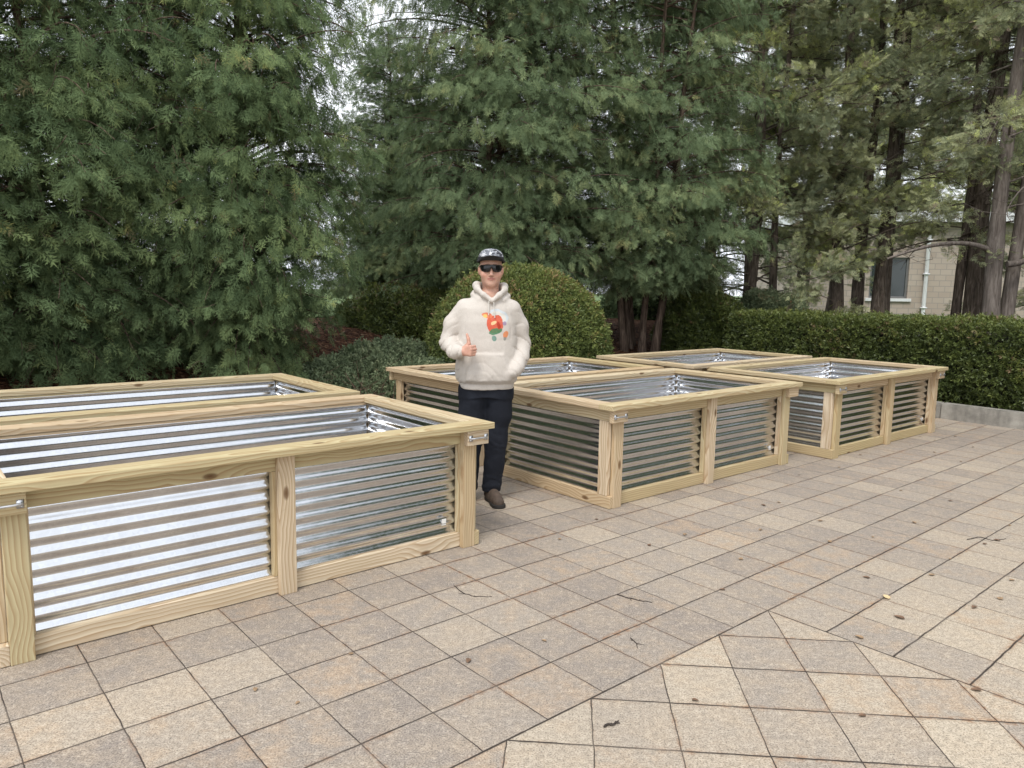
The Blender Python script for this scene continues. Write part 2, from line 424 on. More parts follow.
# concrete kerb round the planting (two runs meeting at the corner)
def mat_conc():
    t = NT('kerb_concrete'); o = t.obj()
    n = t.noise(o, 5., 6, .65); n2 = t.noise(t.vmath('MULTIPLY', o, (1, 1, .2)), 9., 4)
    c = t.ramp(n, [(.3, (0.189, 0.177, 0.156)), (.7, (0.392, 0.369, 0.326))])
    c = t.mix(t.ramp(n2, [(.5, 0.), (.7, .5)]), c, (.10, .095, .085))
    t.bsdf(c, .85, 0, t.bump(t.noise(o, 60., 4), .5, .006), .2)
    return t.m
M['conc'] = mat_conc()
def kerb_run(start, d, length, side):
    n = int(length / 1.22) + 1; ang = math.atan2(d[1], d[0]); mb = MB()
    for k in range(n):
        mb.box((k * 1.22 + .004, 0 if side > 0 else -.16, -.05), (k * 1.22 + 1.216, .16 if side > 0 else 0, .205))
    bm = bmesh.new(); bm.from_mesh(mb.mesh('kerb')); bmesh.ops.bevel(bm, geom=bm.edges[:], offset=.012, segments=2, affect='EDGES')
    me = bpy.data.meshes.new('kerb'); bm.to_mesh(me); bm.free()
    return tag(link('kerb', me, M['conc'], None, (start[0], start[1], 0), (0, 0, ang)), kind='structure')
D1 = np.array([.7640, .6452]); D2 = np.array([-.6053, .7960])
kerb_run(C12 - D1 * 14.64 - D1 * .01, D1, 14.6, 1)
kerb_run(C12 + D2 * .17, -D2, 17., 1)

# ------------------------------------------------------------------ raised beds
L, W, H = 2.613, 1.508, .778
OH, OS = .059, .064                    # cap overhang on the long and short sides
PITCHC, AMP = .0678, .0068
def corrugated(length, z0, z1):
    """horizontal ribs, 1.2 mm thick shell; local x along the sheet, y its depth"""
    z = np.arange(z0, z1, PITCHC / 12); y = AMP * np.sin(2 * np.pi * (z - .0417) / PITCHC)
    x = np.concatenate([[-length / 2], np.linspace(-length / 2 + .012, length / 2 - .012, 12), [length / 2]])
    n = len(z); V = []; Fq = []
    for sgn in (-1, 1):
        for xx in x:
            V.append(np.stack([np.full(n, xx), y + sgn * .0006, z], -1))
    V = np.vstack(V); nxs = len(x)
    for sd_ in (0, 1):
        i = (np.arange(nxs - 1)[:, None] * n + np.arange(n - 1)[None, :]).reshape(-1) + sd_ * nxs * n
        q = np.stack([i, i + n, i + n + 1, i + 1], -1)
        Fq.append(q if sd_ == 0 else q[:, ::-1])
    o2 = nxs * n
    for e in (0, (nxs - 1) * n):
        i = np.arange(n - 1) + e; Fq.append(np.stack([i, i + 1, i + 1 + o2, i + o2], -1))
    for e in (0, n - 1):
        i = np.arange(nxs - 1) * n + e; Fq.append(np.stack([i, i + n, i + n + o2, i + o2], -1))
    return np_mesh('metal_panel', V, np.vstack(Fq), True)

def make_bed():
    root = empty('raised_garden_bed', (0, 0, 0))
    hx, hy = L / 2, W / 2
    B = lambda name, lo, hi, ch=.004: board(name, (lo[0] - hx, lo[1] - hy, lo[2]), (hi[0] - hx, hi[1] - hy, hi[2]), M['wood'], root, ch)
    ct = H - .038; e = .0012
    B('cap_board', (0, 0, ct), (L, .14, H)); B('cap_board', (0, W - .14, ct), (L, W, H))
    B('cap_board', (0, .14 + e, ct), (.14, W - .14 - e, H)); B('cap_board', (L - .14, .14 + e, ct), (L, W - .14 - e, H))
    top = ct - e
    for m in (0, 1):                      # long sides (front, back)
        Y = (lambda a, b: (a, b)) if m == 0 else (lambda a, b: (W - b, W - a))
        y0, y1 = Y(.097 + e, .135)
        B('bottom_rail', (OS + .038 + e, y0, .004), (L - OS - .038 - e, y1, .093))
        B('top_rail', (OS + .038 + e, y0, top - .089), (L - OS - .038 - e, y1, top))
        for u in (.113, L / 2 - .063, L - .113 - .089):
            B('stud', (u, y0, .093 + e), (u + .089, y1, top - .089 - e))
        y0, y1 = Y(OH, .097)
        for u in (OS + .038, L / 2 - .0445, L - OS - .038 - .089):
            B('post', (u, y0, 0), (u + .089, y1, top))
        y0, y1 = Y(.021, OH - e)
        for k, u in enumerate((.03, L - .03 - .16)):
            hb = B('handle_block', (u, y0, top - .092), (u + .16, y1, top - .003))
            mb = MB(); s_ = -1 if m == 0 else 1
            mb.box((-.070, min(s_ * .0185, s_ * .0225), -.018), (-.044, max(s_ * .0185, s_ * .0225), .018))
            mb.box((.044, min(s_ * .0185, s_ * .0225), -.018), (.070, max(s_ * .0185, s_ * .0225), .018))
            xs = np.linspace(-.06, .06, 9)
            mb.tube([(x, s_ * (.024 + .012 * math.sqrt(max(0, 1 - (x / .0605) ** 2)) ** .6), .0) for x in xs], .0062, 8)
            for bx in (-.062, .062): mb.box((bx - .004, min(s_ * .0225, s_ * .0255), -.014), (bx + .004, max(s_ * .0225, s_ * .0255), -.008))
            mb.build('handle', M['galv'], hb, True)
        yc = Y(.141, .145)
        for k, (u0, u1) in ((1, (.113, L - .113)),):
            mp = link('metal_panel', corrugated(u1 - u0, .012, top - .012), M['metal'], root, ((u0 + u1) / 2 - hx, (yc[0] + yc[1]) / 2 - hy, 0), (0, 0, 0 if m == 0 else math.pi))
            if k == 1:
                mb = MB(); zc = .0417 + PITCHC * 1.75
                mb.box((-.020, -.0010, -.019), (.012, .0010, .021))
                st = mb.build('label_sticker', M['sticker'], mp, loc=((u1 - u0) / 2 - .165, -AMP - .0022, zc + .006), rot=(0, .06, 0))
    for m in (0, 1):                      # short sides
        X = (lambda a, b: (a, b)) if m == 0 else (lambda a, b: (L - b, L - a))
        x0, x1 = X(OS, OS + .038)
        B('bottom_rail', (x0, OH + .002, .003), (x1, W - OH - .002, .092))
        B('top_rail', (x0, OH + .002, top - .089), (x1, W - OH - .002, top))
        for v in (.097 + e, W - .097 - .089 - e):
            B('post', (x0, v, .092 + e), (x1, v + .089, top - .089 - e))
        xc = X(.109, .112)
        link('metal_panel', corrugated(W - .29, .012, top - .012), M['metal'], root, ((xc[0] + xc[1]) / 2 - hx, 0, 0), (0, 0, -R(90) if m == 0 else R(90)))
    return root
def mat_sticker():
    t = NT('paper_sticker'); o = t.obj(); x, y, z = t.xyz(o)
    bars = t.math('GREATER_THAN', t.math('FRACT', t.math('MULTIPLY', t.math('ADD', x, t.math('MULTIPLY', z, .02)), 260.)), .5)
    zone = t.math('MULTIPLY', t.math('LESS_THAN', z, -.006), t.math('GREATER_THAN', z, -.014))
    c = t.mix(t.math('MULTIPLY', bars, zone), (.8, .8, .78), (.1, .1, .1))
    t.bsdf(c, .5); return t.m
M['sticker'] = mat_sticker()

bed0 = make_bed()
fA = (-2.0915, 2.7772, .70456); fC = (.7177, 5.1779, .70043); fE = (3.1170, 6.9850, .6960)
def bed_at(o, f, v_off):
    x, y, a = f; c, s = math.cos(a), math.sin(a); u, v = L / 2, W / 2 + v_off
    o.location = (x + u * c - v * s, y + u * s + v * c, 0); o.rotation_euler = (0, 0, a)
beds = [(fA, 0, 'nearest raised bed at the lower left, its long side reaching the left photo edge'),
        (fA, W + .173, 'raised bed behind the nearest one, mostly hidden, against the dark trees at the left'),
        (fC, 0, 'middle raised bed of the front row, its near corner right of the man\'s legs'),
        (fC, W + .118, 'middle bed of the back row, between the man and the rounded clipped shrub'),
        (fE, 0, 'right-hand bed of the front row, standing free on the pavers near the hedge'),
        (fE, W + .177, 'farthest raised bed, in the corner between brown mulch and the clipped hedge')]
for k, (f, v, lab) in enumerate(beds):
    o = bed0 if k == 0 else copy_tree(bed0)
    bed_at(o, f, v)
    tag(o, lab, 'raised bed', 'timber and galvanised raised beds in two rows')
    if k == 2:        # this bed's right front block carries no handle
        bl = [c for c in o.children if c.name.startswith('handle_block')][1]
        for c in list(bl.children): bpy.data.objects.remove(c)
# ------------------------------------------------------------------ foliage
def unit(v): return v / (np.linalg.norm(v, axis=-1, keepdims=True) + 1e-9)
def frond(rng, n=8, sub=2, width=.040, ang=42, droop=.25, sublen=.34):
    """flat cedar spray along +x in the xy plane: a stalk with alternate branchlets made of narrow scale-leaf strips"""
    V = []; Fq = []
    def leaf(p, a, l, wd):
        d = np.array([math.cos(a), math.sin(a)]); nn = np.array([-d[1], d[0]])
        k = len(V)
        for q_ in (p, p + d * l * .45 + nn * wd, p + d * l, p + d * l * .45 - nn * wd): V.append(q_)
        Fq.append((k, k + 1, k + 2, k + 3))
    leaf(np.array([-.05, 0.]), 0, .62, width * .35)
    for k in range(n):
        t_ = (k + .6) / n; s_ = 1 if k % 2 else -1
        a = s_ * R(ang * rng.uniform(.75, 1.2)) * (1 - .25 * t_)
        l = (.46 * (1 - .50 * t_) + .04) * rng.uniform(.75, 1.15)
        p = np.array([t_ * .72, 0.]); leaf(p, a, l, width)
        for m in range(sub):
            f = .28 + .36 * m / max(1, sub - 1) if sub > 1 else .4
            pp = p + np.array([math.cos(a), math.sin(a)]) * l * f
            for s2_ in ((1, -1) if m == 0 else (1 if k % 2 == m % 2 else -1,)):
                leaf(pp, a + s2_ * R(34 * rng.uniform(.7, 1.2)), l * sublen * 1.25 * rng.uniform(.8, 1.2), width * .8)
    leaf(np.array([.66, 0.]), R(rng.uniform(-8, 8)), .34, width)
    V = np.array(V); z = -droop * V[:, 0] ** 2 - .25 * V[:, 1] ** 2 + rng.normal(0, .008, len(V))
    return np.column_stack([V, z]), np.array(Fq)
def sprig(rng, n=9, ln=.42, wd=.085, spread=1.):
    """short shoot with small leaves all round it"""
    V = []; Fq = []
    for k in range(n):
        t_ = k / (n - 1); a = rng.uniform(0, 2 * np.pi)
        d = unit(np.array([.55 + .5 * t_, spread * math.cos(a), spread * math.sin(a)])); b = unit(np.cross(d, rng.normal(size=3)))
        p = np.array([t_ * .7, 0, 0]); l = ln * rng.uniform(.7, 1.2); kk = len(V)
        for q_ in (p, p + d * l * .5 + b * wd, p + d * l, p + d * l * .5 - b * wd): V.append(q_)
        Fq.append((kk, kk + 1, kk + 2, kk + 3))
    return np.array(V), np.array(Fq)
def scatter(temps, P, D, N, S, tint, rng, tip_tint=.24):
    """copies of the templates at P, axis D, normal N, size S"""
    P = np.asarray(P, float); D = unit(np.asarray(D, float)); N = np.asarray(N, float)
    N = unit(N - D * (N * D).sum(1, keepdims=True)); B = np.cross(N, D)
    which = rng.integers(0, len(temps), len(P)); Vs, Fs, Ts = [], [], []; base = 0
    for k, (tv, tf) in enumerate(temps):
        m = np.where(which == k)[0]
        if not len(m): continue
        s = S[m][:, None, None]
        v = P[m][:, None, :] + s * (tv[None, :, 0:1] * D[m][:, None] + tv[None, :, 1:2] * B[m][:, None] + tv[None, :, 2:3] * N[m][:, None])
        nv = len(tv)
        f = tf[None] + (np.arange(len(m)) * nv)[:, None, None] + base
        tt = tint[m][:, None] + tip_tint * (tv[None, :, 0] - .4) + rng.normal(0, .05, (len(m), 1))  # tint rises from stalk to tip, newer growth
        Vs.append(v.reshape(-1, 3)); Fs.append(f.reshape(-1, 4)); Ts.append(np.broadcast_to(tt, (len(m), nv)).reshape(-1)); base += nv * len(m)
    return np.vstack(Vs), np.vstack(Fs), np.clip(np.concatenate(Ts), 0, 1)
def crown_mesh(name, parts):
    Vs, Fs, Ts, b = [], [], [], 0
    for V, Fq, T_ in parts:
        Vs.append(V); Fs.append(Fq + b); Ts.append(T_); b += len(V)
    return np_mesh(name, np.vstack(Vs), np.vstack(Fs), False, {'tint': np.concatenate(Ts)})

def make_cedar(seed, height, rad, nl, stems, zfirst=.15, size=.27, leafy=26, open_top=.0, mat='cedar_leaf', profile=None, lean=.12, low_droop=.75):
    """arborvitae: stems, rising limbs that droop at the tips, flat sprays hanging along the limbs"""
    rg = np.random.default_rng(seed)
    temps = [frond(rg, rg.integers(7, 10), 2, rg.uniform(.017, .023), 38, rg.uniform(-.15, .5), .42) for _ in range(10)]
    wood = MB(); tw = MB()
    tops = []
    for k in range(stems):
        a = 2 * np.pi * k / stems + rg.uniform(0, 1); off = (.0 if stems == 1 else rg.uniform(.10, .24) * (1.6 if stems > 4 else 1.))
        zt = np.linspace(-.15, height * rg.uniform(.86, 1.), 14)
        ox = math.cos(a) * (off + zt * lean * (stems > 1)) + .05 * np.sin(zt * 1.3 + a); oy = math.sin(a) * (off + zt * lean * (stems > 1)) + .05 * np.cos(zt * 1.1 + a)
        r0 = .14 if stems == 1 else .062
        P = np.column_stack([ox, oy, zt]); wood.tube(P, r0 * (1 - .88 * np.clip(zt / height, 0, 1)) * (1 + .5 * np.exp(-np.clip(zt, 0, 9) * 4)), 9)
        tops.append(P)
    prof = profile or (lambda h: np.interp(h, [0, .03, .12, .3, .6, .85, 1.], [.42, .60, .88, 1., .68, .34, .08]))
    pos, dirs, nor, siz, tint = [], [], [], [], []
    for k in range(nl):
        u = (k + rg.random()) / nl
        z0 = zfirst + (height - zfirst) * u ** 1.25
        st = tops[rg.integers(0, len(tops))]
        bx = np.interp(z0, st[:, 2], st[:, 0]); by = np.interp(z0, st[:, 2], st[:, 1])
        a = rg.uniform(0, 2 * np.pi)
        bump_ = .80 + .20 * math.sin(3 * a + 1.7 * z0 + seed) * math.sin(1.9 * z0 + 2 * a + seed) + rg.normal(0, .11)
        ln = max(.25, rad * prof(z0 / height) * bump_ - .3 * math.hypot(bx, by))
        if rg.random() < .22: ln *= rg.uniform(.45, .8)
        rise = rg.uniform(.15, .55) * (1 - .5 * z0 / height) + .15
        tt = np.linspace(0, 1, 9)
        hd = np.array([math.cos(a), math.sin(a)]); sw = rg.normal(0, .12)
        xx = bx + ln * (tt * hd[0] - sw * tt ** 2 * hd[1]); yy = by + ln * (tt * hd[1] + sw * tt ** 2 * hd[0])
        zz = z0 + ln * (rise * tt - .62 * rise * tt ** 2 - rg.uniform(.02, .22) * tt ** 3) - (low_droop * max(0, 1 - z0 / .9) * rg.uniform(.4, 1.1)) * tt ** 1.5
        LP = np.column_stack([xx, yy, np.maximum(zz, -.55)])
        wood.tube(LP, (.012 + .012 * ln / rad) * (1 - .85 * tt), 5)
        cl = rg.beta(2.2, 2.2)                                   # every limb has its own tone
        m = int(leafy * (ln / rad + .25) * rg.uniform(.7, 1.25) * (1 - open_top * (z0 / height)))
        t_ = 1 - .72 * rg.random(m) ** 1.35
        base = np.column_stack([np.interp(t_, tt, LP[:, i]) for i in range(3)])
        side = rg.normal(0, 1, m); dn = rg.random(m)
        lat = np.array([-hd[1], hd[0], 0])
        spread_ = .10 + .26 * (1 - .4 * t_)
        base = base + lat[None] * (side * spread_ * .75)[:, None] + np.column_stack([hd[0] * rg.normal(0, .07, m), hd[1] * rg.normal(0, .07, m), -.26 * dn * spread_ * 2 + rg.normal(0, .05, m)])
        d = np.column_stack([hd[0] * np.ones(m), hd[1] * np.ones(m), np.zeros(m)]) * rg.uniform(.25, .9, m)[:, None] + lat[None] * (side * .55 + rg.normal(0, .25, m))[:, None]
        d[:, 2] = rg.uniform(-1.5, -.15, m) + .25 * (z0 / height > .6)
        up_ = rg.random(m) < .13; d[up_, 2] = rg.uniform(.1, .6, up_.sum())
        n_ = np.column_stack([hd[0] + rg.normal(0, .6, m), hd[1] + rg.normal(0, .6, m), rg.normal(.45, .5, m)])
        pos.append(base); dirs.append(d); nor.append(n_); siz.append(size * rg.uniform(.6, 1.25, m))
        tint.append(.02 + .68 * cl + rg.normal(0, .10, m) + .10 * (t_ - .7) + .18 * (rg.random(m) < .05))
        for q_ in rg.choice(m, min(m, 3), replace=False):       # bare hanging twigs
            p0 = base[q_]; dd = unit(d[q_]); tw.tube([p0 - dd * .12, p0, p0 + dd * .14 + rg.normal(0, .02, 3)], [.004, .0035, .0015], 3)
    tint = np.concatenate(tint); tint = np.clip(tint, 0, .93); br = rg.random(len(tint)) < .010; tint[br] = 1.
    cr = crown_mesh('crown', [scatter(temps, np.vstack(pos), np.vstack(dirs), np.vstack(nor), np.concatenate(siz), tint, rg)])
    for f in tw.F: pass
    wood.V += tw.V; wood.F += [f + wood.n for f in tw.F] if tw.F else []
    return wood.mesh('trunk', True), cr

def tree(name, meshes, loc, rz, scale, leaf, bark, lab, cat, group):
    r = empty(name, loc, rz); r.scale = (scale,) * 3 if not isinstance(scale, tuple) else scale
    for n_, me, m in (('trunk', meshes[0], bark), ('crown', meshes[1], leaf)):
        link(n_, me, None if me.materials else m, r)
    return tag(r, lab, cat, group)
def gz(x, y): return float(ground_z(np.array(x), np.array(y)))

cedA = make_cedar(11, 8.6, 2.05, 560, 1, .12, .215, 68, .30)
cedB = make_cedar(23, 8.2, 2.10, 560, 3, .12, .215, 68, .30)
GC = 'dense arborvitae trees behind the beds'
def cedar_at(px, Y, mesh, rz, s, lab, leaf='cedar_leaf', name='arborvitae_tree'):
    x = (px - 512) / F_PX * Y
    return tree(name, mesh, (x, Y, gz(x, Y) - .05), rz, s, M[leaf], M['bark_brown'], lab, 'tree', GC)
cedar_at(-190, 6.6, cedA, 2.1, (.98, .98, 1.), 'arborvitae at the left photo edge, mostly cut off by it')
cedar_at(62, 8.35, cedB, 0.4, (1., 1., 1.02), 'big dark arborvitae hanging over the left end of the rear bed')
cedar_at(246, 9.2, cedA, 4.4, (.86, .86, 1.05), 'dark arborvitae left of the sky gap, its skirt behind the rear bed')
cedC = make_cedar(37, 10.0, 2.45, 580, 3, .85, .225, 66, .15, lean=.06, low_droop=.1, profile=lambda h: np.interp(h, [0, .08, .2, .45, .7, .9, 1.], [.55, .85, 1., 1., .85, .5, .1]))
cedD = make_cedar(51, 9.4, 2.25, 500, 6, 1.25, .225, 64, .15, lean=.075, low_droop=.45, profile=lambda h: np.interp(h, [0, .08, .2, .45, .7, .9, 1.], [.4, .55, .85, 1., .85, .5, .1]))
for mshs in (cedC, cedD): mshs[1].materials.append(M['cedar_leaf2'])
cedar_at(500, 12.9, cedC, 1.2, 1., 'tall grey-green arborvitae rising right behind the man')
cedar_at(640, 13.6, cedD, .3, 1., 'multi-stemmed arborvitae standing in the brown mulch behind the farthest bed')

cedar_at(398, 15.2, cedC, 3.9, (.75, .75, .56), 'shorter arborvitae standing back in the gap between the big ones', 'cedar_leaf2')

# ---- open junipers behind the hedge
def make_juniper(seed, height, trunks, nl, rad, size=.26, leafy=13, zfirst=1.2, dead=.3, limb=None):
    """bare trunks with spreading limbs; foliage tufts only towards the limb ends. trunks: (x, y, lean x, lean y, radius)"""
    rg = np.random.default_rng(seed); wood = MB()
    temps = [frond(rg, 7, 2, .030, 38, rg.uniform(-.1, .3)) for _ in range(6)]
    pos, dirs, nor, siz, tint = [], [], [], [], []
    stems = []
    for (tx_, ty_, lx, ly, r0) in trunks:
        zt = np.linspace(-.2, height, 20); ph = rg.uniform(0, 6)
        P = np.column_stack([tx_ + lx * zt + .05 * np.sin(zt * .9 + ph), ty_ + ly * zt + .05 * np.cos(zt * .8 + ph), zt])
        wood.tube(P, r0 * (1 - .72 * np.clip(zt / height, 0, 1)) * (1 + .45 * np.exp(-np.clip(zt, 0, 9) * 3.)) * (1 + .05 * rg.normal(size=20)), 12)
        stems.append(P)
    def tuft(base, d, n, s, tone):
        m = n
        p = base[None] + rg.normal(0, .11, (m, 3)) * np.array([1, 1, .6])
        dd = d[None] * .8 + rg.normal(0, .5, (m, 3)); dd[:, 2] += .1
        pos.append(p); dirs.append(dd); nor.append(rg.normal(0, .7, (m, 3)) + np.array([0, 0, .6])); siz.append(s * rg.uniform(.6, 1.2, m)); tint.append(tone + rg.normal(0, .12, m))
    for k in range(nl):
        P = stems[rg.integers(0, len(stems))]
        z0 = zfirst + (height - zfirst) * rg.random() ** .9
        b = np.array([np.interp(z0, P[:, 2], P[:, i]) for i in range(3)])
        a = rg.uniform(0, 2 * np.pi); ln = rad * rg.uniform(.5, 1.15) * (1 - .45 * z0 / height)
        tt = np.linspace(0, 1, 8); hd = np.array([math.cos(a), math.sin(a), 0]); lat = np.array([-hd[1], hd[0], 0])
        rise = rg.uniform(-.12, .55); cv = rg.normal(0, .22); ph = rg.uniform(0, 6)
        LP = b + ln * (tt[:, None] * hd + (cv * tt ** 2 + .05 * np.sin(5 * tt + ph))[:, None] * lat)
        LP[:, 2] += ln * (rise * tt - .30 * tt ** 2 + .03 * np.sin(6 * tt + ph))
        is_dead = rg.random() < dead * (1.25 - z0 / height)
        wood.tube(LP, (.010 + .012 * ln / rad) * (1 - .82 * tt), 5)
        tone = .12 + .6 * rg.beta(2, 2)
        for q_ in range(rg.integers(4, 8)):                     # side twigs
            t0 = rg.uniform(.35, 1.); p0 = np.array([np.interp(t0, tt, LP[:, i]) for i in range(3)])
            d = unit(hd * rg.uniform(.3, 1) + lat * rg.choice([-1, 1]) * rg.uniform(.3, 1.) + np.array([0, 0, rg.uniform(-.35, .45)])); l2 = ln * rg.uniform(.12, .36)
            p1 = p0 + d * l2 * .5 + rg.normal(0, .03, 3); p2 = p0 + d * l2 + rg.normal(0, .05, 3)
            wood.tube([p0, p1, p2], [.006, .0045, .002], 4)
            for _ in range(2):
                e = p1 + (p2 - p1) * rg.random(); wood.tube([e, e + rg.normal(0, .10, 3), e + rg.normal(0, .16, 3)], [.0035, .003, .0012], 3)
            if not is_dead:
                for f in (.45, .75, 1.): tuft(p0 + (p2 - p0) * f, d, int(leafy * .42 * rg.uniform(.5, 1.3)), size, tone + .1 * f)
    for (p0, p1, p2, p3, r_) in (limb or []):
        tt = np.linspace(0, 1, 12)[:, None]
        Bz = (1 - tt) ** 3 * np.array(p0) + 3 * (1 - tt) ** 2 * tt * np.array(p1) + 3 * (1 - tt) * tt ** 2 * np.array(p2) + tt ** 3 * np.array(p3)
        wood.tube(Bz, r_ * (1 - .6 * tt[:, 0]), 8)
        for q_ in range(5):
            f = rg.uniform(.5, 1); b = Bz[int(f * 11)]; wood.tube([b, b + rg.normal(0, .12, 3), b + rg.normal(0, .25, 3)], [.008, .005, .002], 4)
    t_ = np.clip(np.concatenate(tint), 0, .9); t_[rg.random(len(t_)) < .06] = 1.
    cr = crown_mesh('crown', [scatter(temps, np.vstack(pos), np.vstack(dirs), np.vstack(nor), np.concatenate(siz), t_, rg)])
    return wood.mesh('trunk', True), cr
GJ = 'open junipers behind the hedge'
def jun_at(px, Y, mesh, bark, lab, rz=0, s=1.):
    x = (px - 512) / F_PX * Y
    return tree('juniper_tree', mesh, (x, Y, gz(x, Y)), rz, s, M['juniper_leaf'], M[bark], lab, 'tree', GJ)
jun_at(862, 15.5, make_juniper(3, 10.5, [(-.55, 0, -.030, 0, .14), (-.05, .25, .010, 0, .13), (.28, -.1, -.006, .01, .15), (.52, .2, .005, .01, .12)], 115, 2.4, .19, 32, 2.3, .35), 'bark_dark',
       'clump of dark straight juniper trunks in front of the building window')
jun_at(748, 15.2, make_juniper(5, 10.2, [(0, 0, -.005, 0, .13), (.45, .2, .02, .02, .085)], 140, 2.6, .19, 40, .9, .10), 'bark_dark',
       'leafy olive-green juniper beside the multi-stemmed arborvitae')
jun_at(968, 14.2, make_juniper(8, 10.0, [(-.05, 0, .030, .01, .19), (-.20, .1, -.005, .0, .10)], 95, 2.2, .19, 28, 2.2, .35), 'bark_dark',
       'dark twin-trunked juniper leaning right, just left of the grey trunks')
jun_at(1000, 12.6, make_juniper(9, 9.5, [(-.26, 0, .018, .0, .150), (.16, .12, .022, .01, .120)], 40, 2.2, .19, 30, 2.6, .2,
       limb=[((-.20, 0, 2.15), (-.6, -.05, 2.40), (-1.2, -.1, 2.42), (-2.1, -.1, 2.05), .05), ((-.1, -.1, 2.0), (.25, -.15, 2.0), (.4, -.12, 2.25), (.9, -.2, 2.3), .055)]), 'bark_grey',
       'smooth grey-brown juniper trunks at the right photo edge with a long arching bare limb')
jun_at(1095, 14.5, make_juniper(12, 9.5, [(0, 0, -.01, 0, .17)], 90, 2.5, .19, 32, 1.6, .2), 'bark_dark',
       'juniper beyond the right photo edge, only limb ends showing')
jun_at(800, 20., make_juniper(14, 10.5, [(0, 0, .0, 0, .17), (.9, .4, .02, 0, .14)], 120, 2.8, .22, 30, 1.4, .15), 'bark_dark',
       'farther juniper seen between the leafy one and the trunk clump')

far = [o for o in COL.objects if o.name.startswith('juniper_tree') and o.parent is None][-1]
for px, Y, rz_, lab in ((915, 42., 1.9, 'far tall juniper rising behind the building roof near the downspout'), (1000, 44., 3.6, 'far tall juniper behind the building, seen past the grey trunks'), (705, 19., 5.2, 'far juniper filling the gap right of the multi-stemmed arborvitae')):
    t_ = copy_tree(far); x = (px - 512) / F_PX * Y; t_.location = (x, Y, gz(x, Y)); t_.rotation_euler = (0, 0, rz_); t_.scale = (1.9 if Y > 30 else 1.,) * 3; tag(t_, lab, 'tree', GJ)
# trees that close the side of the yard to the right of the picture (seen mirrored in the metal)
side = [o for o in COL.objects if o.name.startswith('arborvitae_tree') and o.parent is None][:2]
for k, (x, y, s_, rz_) in enumerate(((11.2, 10.2, 1., .7), (13.3, 7.4, 1.1, 2.), (14.8, 4.6, 1.45, 3.3), (16.2, 1.2, 1.6, 5.), (17.4, -2.6, 1.7, 1.3), (18.3, 3.2, 1.6, .2), (19.6, -.6, 1.75, 2.6))):
    t_ = copy_tree(side[k % 2]); t_.location = (x, y, .1); t_.rotation_euler = (0, 0, rz_); t_.scale = (s_,) * 3
    tag(t_, 'arborvitae in the row beyond the right photo edge, outside the picture', 'tree', 'arborvitae row beyond the right photo edge')

# ---- clipped shrubs
def leaf_shell(P, Nn, temps, size, rg, tintfn, jit=.05):
    m = len(P); D = Nn + rg.normal(0, .55, (m, 3)); N_ = rg.normal(0, 1, (m, 3))
    return scatter(temps, P + rg.normal(0, jit, (m, 3)), D, N_, size * rg.uniform(.65, 1.3, m), np.clip(tintfn + rg.normal(0, .13, m), 0, .9), rg, .2)
def lump(x, y, z, s=1.):
    return (np.sin(x * 3.7 * s + 1.3 * np.sin(y * 2.9 * s + z * 2.)) * np.sin(z * 4.1 * s + 1.1 * np.sin(x * 2.3 * s)) + .6 * np.sin(x * 8.3 * s + z * 7.7 * s + 2 * np.sin(y * 5.1 * s))) / 1.6
def make_hedge(length, depth, hgt, n, seed):
    rg = np.random.default_rng(seed); temps = [sprig(rg, 9, .5, .085) for _ in range(6)]
    A = [length * hgt, length * depth, depth * hgt, depth * hgt, length * hgt * .25]; A = np.array(A) / sum(A)
    f = rg.choice(5, n, p=A); u, v = rg.random(n), rg.random(n)
    P = np.zeros((n, 3)); Nn = np.zeros((n, 3))
    for k, (fn, nn) in enumerate(((lambda u, v: (u * length, 0 * u, v * hgt), (0, -1, 0)), (lambda u, v: (u * length, v * depth, hgt + 0 * u), (0, 0, 1)),
                                  (lambda u, v: (0 * u, u * depth, v * hgt), (-1, 0, 0)), (lambda u, v: (length + 0 * u, u * depth, v * hgt), (1, 0, 0)), (lambda u, v: (u * length, depth + 0 * u, v * hgt), (0, 1, 0)))):
        m = f == k; P[m] = np.stack(fn(u[m], v[m]), -1); Nn[m] = nn
    # round the upper edge, undercut the foot, uneven surface
    h = P[:, 2] / hgt
    P[:, 1] += np.where(f == 0, .12 * np.clip(h - .82, 0, 1) ** 2 * 30 * .6 + .10 * np.clip(.25 - h, 0, 1) * 3, 0)
    lm = lump(P[:, 0] * 1.3, P[:, 1] * 1.3, P[:, 2] * 1.3)
    P += Nn * (.055 * lm - .07 * rg.random(n) ** 2)[:, None]
    brown = ((lump(P[:, 0] * .6 + 4, P[:, 1], P[:, 2] * .7) > .30) & (rg.random(n) < .45) & (f == 0))
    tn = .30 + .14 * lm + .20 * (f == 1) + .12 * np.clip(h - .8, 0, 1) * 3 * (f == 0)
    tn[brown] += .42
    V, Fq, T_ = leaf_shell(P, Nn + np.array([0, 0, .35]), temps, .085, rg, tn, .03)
    return crown_mesh('foliage', [(V, Fq, T_)])
rt_h = empty('clipped_hedge', (0, 0, 0))
HLEN, HDEP, HH = 15.6, 1.25, 1.05
hs_ = C12 + D2 * .1 + N2 * .26
ang_h = math.atan2(-D2[1], -D2[0])
rt_h.location = (hs_[0], hs_[1], .16); rt_h.rotation_euler = (0, 0, ang_h)
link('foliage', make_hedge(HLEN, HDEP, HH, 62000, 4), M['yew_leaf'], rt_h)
mb = MB(); rg = np.random.default_rng(2)
for k in range(70):
    x = rg.uniform(.2, HLEN - .2); y = rg.uniform(.3, .9)
    for q_ in range(4):
        mb.tube([(x, y, -.05), (x + rg.normal(0, .08), y + rg.normal(0, .08), .35), (x + rg.normal(0, .25), y + rg.normal(0, .2), HH * .75)], [.02, .014, .006], 5)
